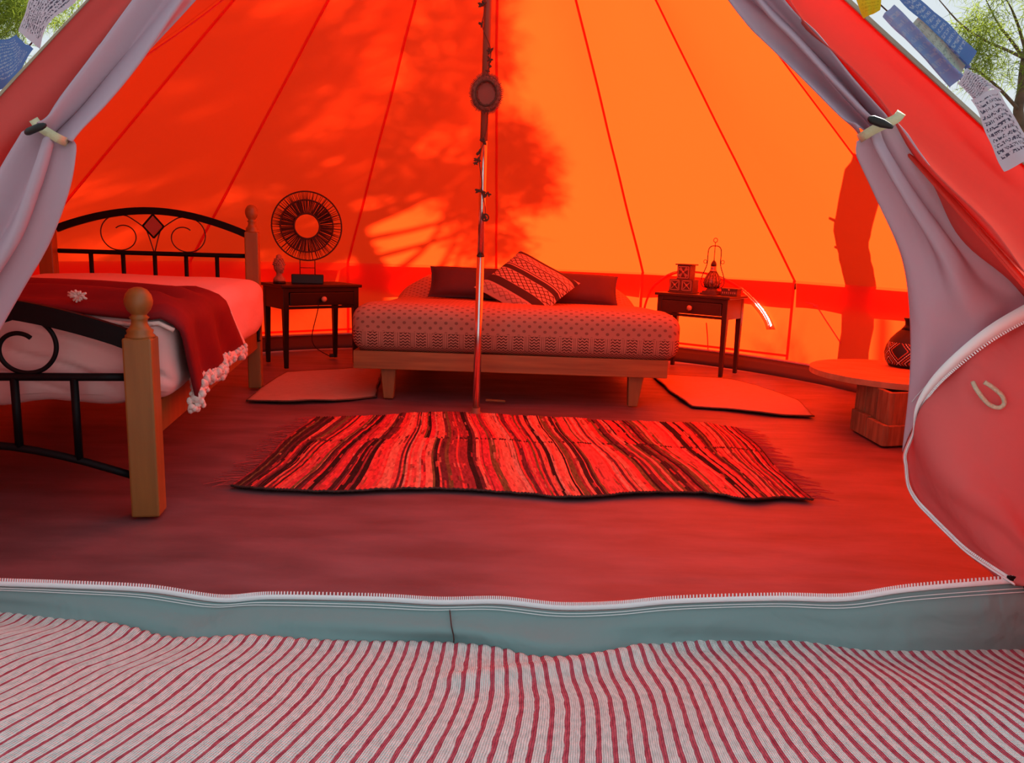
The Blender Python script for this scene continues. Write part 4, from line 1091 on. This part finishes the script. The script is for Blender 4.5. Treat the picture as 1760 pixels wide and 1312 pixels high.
b = B(); b.lathe([(.022, .144), (.022, .152), (.018, .154), (.019, .158), (.017, .162), (.019, .166), (.017, .170), (.017, .178)], lc2, 16); b.build('screw_collar', 'socket', ln, smooth=True)
b = B(); b.lathe([(.018, .178), (.018, .190), (.013, .204), (.006, .212), (.003, .216)], lc2, 14); b.build('cap', 'thin_metal', ln, smooth=True)
def lpq(x, z): return lc2+uxr*x+Vector((0, 0, z))
for s_ in (1, -1):
    b = B(); b.tube(catmull([lpq(s_*.030, .040), lpq(s_*.066, .050), lpq(s_*.078, .080), lpq(s_*.070, .120), lpq(s_*.052, .165), lpq(s_*.044, .20), lpq(s_*.044, .25), lpq(s_*.040, .285), lpq(s_*.022, .302), lpq(0, .304)], 40), .0032, 6); b.build('frame_wire', 'thin_metal', ln, smooth=True)
    b = B(); k_ = lpq(s_*.058, .205); b.tube([k_+uxr*(.011*cos(2*pi*i/16))+Vector((0, 0, .011*sin(2*pi*i/16))) for i in range(16)], .002, 5, closed=True); b.build('side_ring', 'thin_metal', ln, smooth=True)
b = B(); b.tube([lpq(0, .212), lpq(0, .326)], .0024, 6); b.tube([lpq(.013*cos(2*pi*i/18), .339+.013*sin(2*pi*i/18)) for i in range(18)], .0024, 5, closed=True); b.build('ring_handle', 'thin_metal', ln, smooth=True)
sb = qR(WR*.925, DR*.55, HR)
bx = thing('trinket_box', 'small flat carved box with a pale clasp at the table corner', 'box', sb)
b = B(); b.box(sb+Vector((0, 0, .019)), (.105, .07, .038), aR); b.build('body', 'carved', bx, bevel=.002)
b = B(); b.box(sb+Vector((0, 0, .042)), (.112, .076, .010), aR); b.build('lid', 'carved', bx, bevel=.002)
b = B(); b.ball(sb-uyr*.038+Vector((0, 0, .036)), .006, 8); b.build('clasp', 'knob', bx, smooth=True, label='small pale clasp')
b = B()
for i in range(7): b.ball(sb-uyr*.0355+uxr*(-.04+.0133*i)+Vector((0, 0, .018)), .0045, 6, (1, .4, 1.6))
b.build('carved_front', 'carved_hi', bx)

# ------------------------------------------------------------------ low wooden stool table at the right
dc = Vector((1.80, 3.54, 0)); DZ = .247
dt = thing('low_table', 'low round topped wooden table on a plank core beside the right door flap', 'table', dc)
for i in range(6):   # boards of the round top
    R_ = .39; x0 = -R_+i*R_*2/6; x1 = x0+R_*2/6-.003
    xs = [x0+(x1-x0)*j/6 for j in range(7)]
    hi = [(x, sqrt(max(R_*R_-x*x, .0004))) for x in xs]; lo = [(x, -y) for x, y in reversed(hi)]
    ring = hi+lo; b = B(); rot = radians(35)
    def rr(x, y, z): return dc+Vector((x*cos(rot)-y*sin(rot), x*sin(rot)+y*cos(rot), z))
    n = len(ring); b.add([rr(x, y, DZ-.026) for x, y in ring]+[rr(x, y, DZ) for x, y in ring], [tuple(range(n)), tuple(range(2*n-1, n-1, -1))]+[(j, (j+1) % n, n+(j+1) % n, n+j) for j in range(n)])
    b.build('top_board', 'board_wood', dt)
# plank core: an upright box whose nearest corner faces the door
corner = onz(1524, 768); lft = onz(1468, 737); rgt = corner+Vector((.34, .10, 0))
e1 = (lft-corner); e2 = (rgt-corner)
def plank(p, d, w_, z0, z1, t=.022, name='plank'):
    d = d.normalized(); n = Vector((-d.y, d.x, 0)); q = p+d*w_
    if n.y < 0: n = -n
    B().hexa([p+Vector((0, 0, z0)), q+Vector((0, 0, z0)), q+n*t+Vector((0, 0, z0)), p+n*t+Vector((0, 0, z0)), p+Vector((0, 0, z1)), q+Vector((0, 0, z1)), q+n*t+Vector((0, 0, z1)), p+n*t+Vector((0, 0, z1))]).build(name, 'old_wood', dt, bevel=.003)
L1 = e1.length; d1 = e1.normalized(); d2 = e2.normalized()
for k in range(2): plank(corner+d1*(L1/2*k), d1, L1/2-.003, .0, .088+.006*k)
for k in range(3): plank(corner+d2*(.115*k), d2, .112, .0, .085+.008*(k % 2))
inn = (d1+d2).normalized()*.045
for k in range(3): plank(corner+inn+d1*(L1/3*k), d1, L1/3-.003, .0, DZ-.028)
for k in range(3): plank(corner+inn+d2*(.095*k), d2, .092, .0, DZ-.028)
b = B(); cen = corner+d1*L1*.5+d2*.17; b.box((cen.x+.03, cen.y+.05, (DZ-.03)/2), (.17, .17, DZ-.032), atan2(d2.y, d2.x)); b.build('core_block', 'old_wood', dt)
# beaded bag
vb = onz(1563, 632, DZ)+Vector((.0, .02, 0)); vb.z = DZ
vs_b = thing('beaded_pot', 'black beaded pot with diamond pattern on the low table', 'vase', vb)
b = B(); b.lathe([(.05, 0), (.085, .004), (.103, .03), (.110, .065), (.104, .10), (.088, .135), (.066, .162), (.046, .182)], vb, 40, uv=True); b.build('body', 'beaded', vs_b, smooth=True)
b = B(); b.lathe([(.048, .180), (.036, .196), (.032, .206), (.034, .222), (.042, .236), (.038, .238)], vb, 24); b.build('neck', 'black_plastic', vs_b, smooth=True)

# ties on the wall
def on_wall(px, py, k, off=-.03):
    a_ = CORN[k]; c_ = CORN[k+1]; n = ((a_+c_)/2-PC).xy.normalized().to_3d(); d = ray(px, py); return CAM+d*(((a_+n*off-CAM).dot(n))/d.dot(n))
tie = [on_wall(*q, 2) for q in [(1385, 520), (1402, 526), (1420, 552), (1445, 590)]]
b = B(); b.tube(catmull(tie, 20), .004, 6); b.ball(tie[1], .012, 8, (1.6, .6, .8)); b.build('tie_cord', 'coral', wall_r_, smooth=True)
tie = [on_wall(*q, 1) for q in [(1214, 555), (1216, 580), (1217, 605), (1219, 622)]]
b = B(); b.tube(catmull(tie, 12), .004, 6); b.build('tie_cord', 'coral', wall, smooth=True)
b = B(); c = CORN[2]-(CORN[2]-PC).xy.normalized().to_3d()*.02; b.tube([c+Vector((.012, 0, -.015)), c+Vector((.014, 0, -.055))], .007, 8); b.build('peg_toggle', 'carved', wall_r_, smooth=True)

# ------------------------------------------------------------------ prayer flags outside
def flag(px_quad, Y, mt, label, grp, wav=.02, off=0.):
    """px_quad: four image corners with depths -> hanging cloth with waves"""
    P = [onY(x, y, Y_) for x, y, Y_ in px_quad]; b = B()
    n = (P[1]-P[0]).cross(P[3]-P[0]).normalized()
    def fn(u, v):
        p = (P[0]*(1-u)+P[1]*u)*(1-v)+(P[3]*(1-u)+P[2]*u)*v
        return p+n*(wav*sin(u*7+v*2+off)*(.3+.7*v)+wav*.5*noise.noise(Vector((u*3, v*3, off))))
    b.grid(20, 16, fn); o = b.build('prayer_flag', mt, None, smooth=True)
    tag(o, label, 'flag', grp); return o
GR = 'prayer flags strung up the right side of the tent'; GL = 'prayer flags strung up the left side of the tent'
flag([(1462, -30, 2.42), (1520, -30, 2.40), (1512, 18, 2.40), (1484, 32, 2.42)], 0, 'flag_yellow', 'yellow prayer flag, highest of those beside the right canvas edge', GR, .012, 1)
flag([(1515, 30, 2.34), (1536, 8, 2.30), (1655, 120, 2.16), (1640, 150, 2.20)], 0, 'flag_sky', 'washed blue prayer flag lying along the right canvas edge', GR, .02, 2)
flag([(1540, -8, 2.38), (1562, -14, 2.40), (1674, 92, 2.24), (1664, 124, 2.22)], 0, 'flag_blue', 'deep blue printed prayer flag, outermost on the right side', GR, .015, 3)
flag([(1558, 44, 2.36), (1580, 30, 2.36), (1662, 112, 2.24), (1648, 130, 2.24)], 0, 'flag_green', 'pale green prayer flag showing between the two blue ones', GR, .012, 4)
flag([(1645, 145, 2.14), (1662, 118, 2.16), (1722, 150, 2.10), (1678, 172, 2.08)], 0, 'flag_white', 'small folded white prayer flag below the blue flags', GR, .012, 5)
flag([(1668, 172, 2.05), (1715, 150, 2.08), (1800, 275, 1.95), (1732, 288, 1.92)], 0, 'flag_white', 'white prayer flag covered in dark print, lowest on the right side', GR, .015, 6)
flag([(30, 52, 2.2), (70, -40, 2.3), (150, -40, 2.3), (66, 82, 2.12)], 0, 'flag_white', 'white prayer flag with rows of dark print on the left side', GL, .012, 7)
flag([(-40, 88, 2.1), (28, 58, 2.2), (58, 92, 2.12), (-30, 190, 1.98)], 0, 'flag_blue', 'deep blue prayer flag below the white one on the left side', GL, .015, 8)
b = B(); b.tube(catmull(pxr((1440, -60, 2.52), (1515, 10, 2.42), (1580, 70, 2.36), (1650, 136, 2.24), (1690, 165, 2.14), (1780, 280, 2.02)), 30), .0022, 5)
tag(b.build('flag_string', 'cord', None), 'thin dark string carrying the right hand prayer flags', 'string')
b = B(); b.tube(catmull(pxr((180, -70, 2.38), (100, 10, 2.3), (58, 70, 2.24), (0, 130, 2.16), (-60, 190, 2.05)), 30), .0022, 5)
tag(b.build('flag_string', 'cord', None), 'thin dark string carrying the left hand prayer flags', 'string')

# ------------------------------------------------------------------ pine trees
def tuft(b, c, r, n, w_=.006, ln=.13, dirv=None):
    for _ in range(n):
        d = Vector((random.gauss(0, 1), random.gauss(0, 1), random.gauss(0, 1))).normalized()
        if dirv is not None: d = (d*.8+dirv).normalized()
        p = c+Vector((random.uniform(-1, 1), random.uniform(-1, 1), random.uniform(-1, 1)))*r
        s_ = d.orthogonal().normalized(); s_ = (s_*cos(_*1.7)+d.cross(s_)*sin(_*1.7))*w_/2
        l = ln*random.uniform(.6, 1.1); o = len(b.v)
        b.v += [p-s_, p+s_, p+d*l]; b.f.append((o, o+1, o+2))
dh = Vector((sin(SUN_AZ), cos(SUN_AZ), 0)); lat = Vector((cos(SUN_AZ), -sin(SUN_AZ), 0))
def inside(x, y, poly):
    c = False; j = len(poly)-1
    for i in range(len(poly)):
        if (poly[i][1] > y) != (poly[j][1] > y) and x < (poly[j][0]-poly[i][0])*(y-poly[i][1])/(poly[j][1]-poly[i][1])+poly[i][0]: c = not c
        j = i
    return c
def pine(base, trunk, tr, crown, nclust, label, depth, seed, dens=110, wn=.011, holes=(), cr=.13):
    random.seed(seed); t = thing('pine_tree', label, 'tree', base)
    b = B(); T = catmull([base+lat*u+Vector((0, 0, h)) for u, h in trunk], 30)
    b.tube(T, [tr*(1-.55*i/30)*(1+.15*noise.noise(Vector((i*.6, seed, 0)))) for i in range(31)], 10); b.build('trunk', 'bark', t, smooth=True)
    us = [p[0] for p in crown]; hs = [p[1] for p in crown]; nb = B(); k = 0; br = []
    while k < nclust:
        u = random.uniform(min(us), max(us)); h = random.uniform(min(hs), max(hs))
        if not inside(u, h, crown): continue
        if any((u-a)**2+(h-c_)**2 < r*r for a, c_, r in holes) and random.random() < .9: continue
        w_ = random.uniform(-depth, depth)
        # keep the outline as seen along the sun: shift up the ray with depth
        c = base+lat*u+dh*w_+Vector((0, 0, h+w_*math.tan(SUN_EL)))
        tuft(nb, c, cr, dens, wn, .15); k += 1
        if k % 9 == 0: br.append(c)
    nb.build('needles', 'needles', t, kind='stuff')
    for c in br:
        j = min(range(6, 31), key=lambda i: abs(T[i].z-(c.z-.35))); bb = B(); m_ = (T[j]+c)/2+Vector((0, 0, -.12))
        bb.tube(catmull([T[j], m_, c], 8), [.035-.0035*i for i in range(9)], 6); bb.build('branch', 'bark', t, smooth=True)
    return t
T1 = Vector((1.597, 9.482, -.03))
crown1 = [(.02, 4.35), (-.25, 4.45), (-.5, 4.9), (-.62, 5.6), (-.5, 6.4), (-.1, 7.1), (.6, 7.6), (1.2, 7.5), (1.62, 6.8), (1.52, 6.06), (1.34, 5.65), (1.22, 5.38), (1.40, 5.05), (1.34, 4.6), (1.0, 4.02), (.63, 3.74), (.50, 3.94), (.66, 4.45), (.48, 4.82), (.22, 4.82), (.06, 4.62)]
pine(T1, [(.0, 0), (-.03, 1.5), (-.03, 2.8), (-.05, 3.8), (-.02, 4.3), (.12, 4.9), (.3, 6.0), (.4, 7.6)], .12, crown1, 420, 'tall pine tree behind the tent shading its left half', .6, 3, holes=((.30, 5.1, .10), (1.32, 5.95, .05), (.75, 4.62, .06), (.9, 5.35, .06)))
T2 = Vector((2.076, 4.58, 0))+dh*.32; T2.z = -.03
st = thing('tree_trunk', 'bare broken off tree trunk leaning behind the right side of the tent', 'tree', T2)
random.seed(4)
b = B(); hs_ = [i/30*2.20 for i in range(31)]
b.tube([T2+lat*(-.03+.010*sin(h*2.6)+(.20*max(0, h-1.45)))-dh*(.45*max(0, h-.8))+Vector((0, 0, h-.45*max(0, h-.8)*math.tan(SUN_EL))) for h in hs_], [.098*(1+.13*noise.noise(Vector((i*.55, 4, 0))))*(1 if i < 29 else .8) for i in range(31)], 12)
b.build('trunk', 'bark', st, smooth=True)
for h, sgn in ((1.55, -1), (1.25, -1)):
    a_ = .45*max(0, h-.8); b = B(); p = T2-dh*a_+Vector((0, 0, h-a_*math.tan(SUN_EL))); b.tube([p, p+lat*sgn*.14+Vector((0, 0, .06))], [.022, .012], 7); b.build('broken_branch', 'bark', st, smooth=True)
# pines seen beside the tent
def side_pine(base, trunk_px, limbs, tufts, label, seed, Y, tr, dens=44, wn=.0065, ln=.17, cr=.10, shade_clusters=False):
    random.seed(seed); t = thing('pine_tree', label, 'tree', base)
    b = B(); T = catmull([base]+[onY(x, y, Y_) for x, y, Y_ in trunk_px], 24); b.tube(T, [tr*(1-.5*i/24) for i in range(25)], 10); b.build('trunk', 'bark', t, smooth=True)
    for L_ in limbs:
        b = B(); P = catmull([onY(x, y, Y_) for x, y, Y_ in L_], 14); b.tube(P, [.024-.0014*i for i in range(15)], 6); b.build('branch', 'bark', t, smooth=True)
    nb = B()
    for x, y, Y_, n in tufts:
        for _ in range(n): tuft(nb, onY(x+random.gauss(0, 16), y+random.gauss(0, 12), Y_+random.uniform(-.3, .3)), cr, dens, wn, ln, Vector((-.2, 0, -.5)))
    if shade_clusters:
        for _ in range(170):
            p = canopy_pt(5, random.uniform(.0, .75), random.uniform(.02, .8))+SD*(12.2+random.uniform(-.8, .8)); tuft(nb, p, .14, 80, .012, .16)  # unseen needle clusters added along the sun ray to shade the right canopy panel
    nb.build('needles', 'needles', t, kind='stuff'); return t
bs = onY(1800, 400, 10.01); bs.z = -.03
side_pine(bs, [(1790, 330, 10.01), (1752, 210, 10.01), (1757, 150, 10.01), (1762, 100, 10.01), (1790, -60, 10.01), (1800, -300, 10.01)],
          [[(1760, 100, 10.01), (1735, 88, 9.72), (1690, 68, 9.44), (1650, 40, 9.29), (1610, -5, 9.15)], [(1760, 100, 10.01), (1738, 70, 9.87), (1715, 40, 9.87), (1690, -10, 9.87)], [(1752, 190, 10.01), (1715, 150, 9.72), (1680, 122, 9.58), (1660, 118, 9.44)], [(1764, 90, 10.01), (1745, 30, 10.01), (1725, -10, 10.01)]],
          [(1700, 25, 9.87, 9), (1690, 45, 9.72, 9), (1672, 68, 9.44, 10), (1655, 62, 9.29, 5), (1690, 92, 9.44, 10), (1710, 108, 9.58, 8), (1735, 118, 9.72, 6), (1675, 125, 9.44, 6), (1720, 55, 9.87, 5), (1740, -40, 9.87, 20), (1640, -50, 9.29, 16), (1790, 20, 10.01, 10)],
          'pine tree with drooping needles standing right of the tent', 11, 10, .07, dens=28, wn=.009, ln=.24, cr=.14, shade_clusters=True)
bs = onY(-60, 400, 8.0); bs.z = -.03
side_pine(bs, [(-50, 300, 8), (-30, 100, 8), (-20, -50, 8), (0, -300, 8)],
          [[(-25, 60, 8), (10, 30, 7.8), (60, -20, 7.6)], [(-28, 90, 8), (0, 80, 7.8), (30, 60, 7.6)]],
          [(10, 15, 7.7, 16), (35, 5, 7.7, 14), (5, 55, 7.8, 12), (40, 25, 7.6, 10), (60, -20, 7.6, 12), (110, -10, 7.6, 8), (-20, 100, 7.9, 10), (10, 120, 8, 8), (100, 40, 8, 6), (-30, -10, 7.8, 14)],
          'pine tree with dense green needles standing left of the tent', 12, 8, .10)
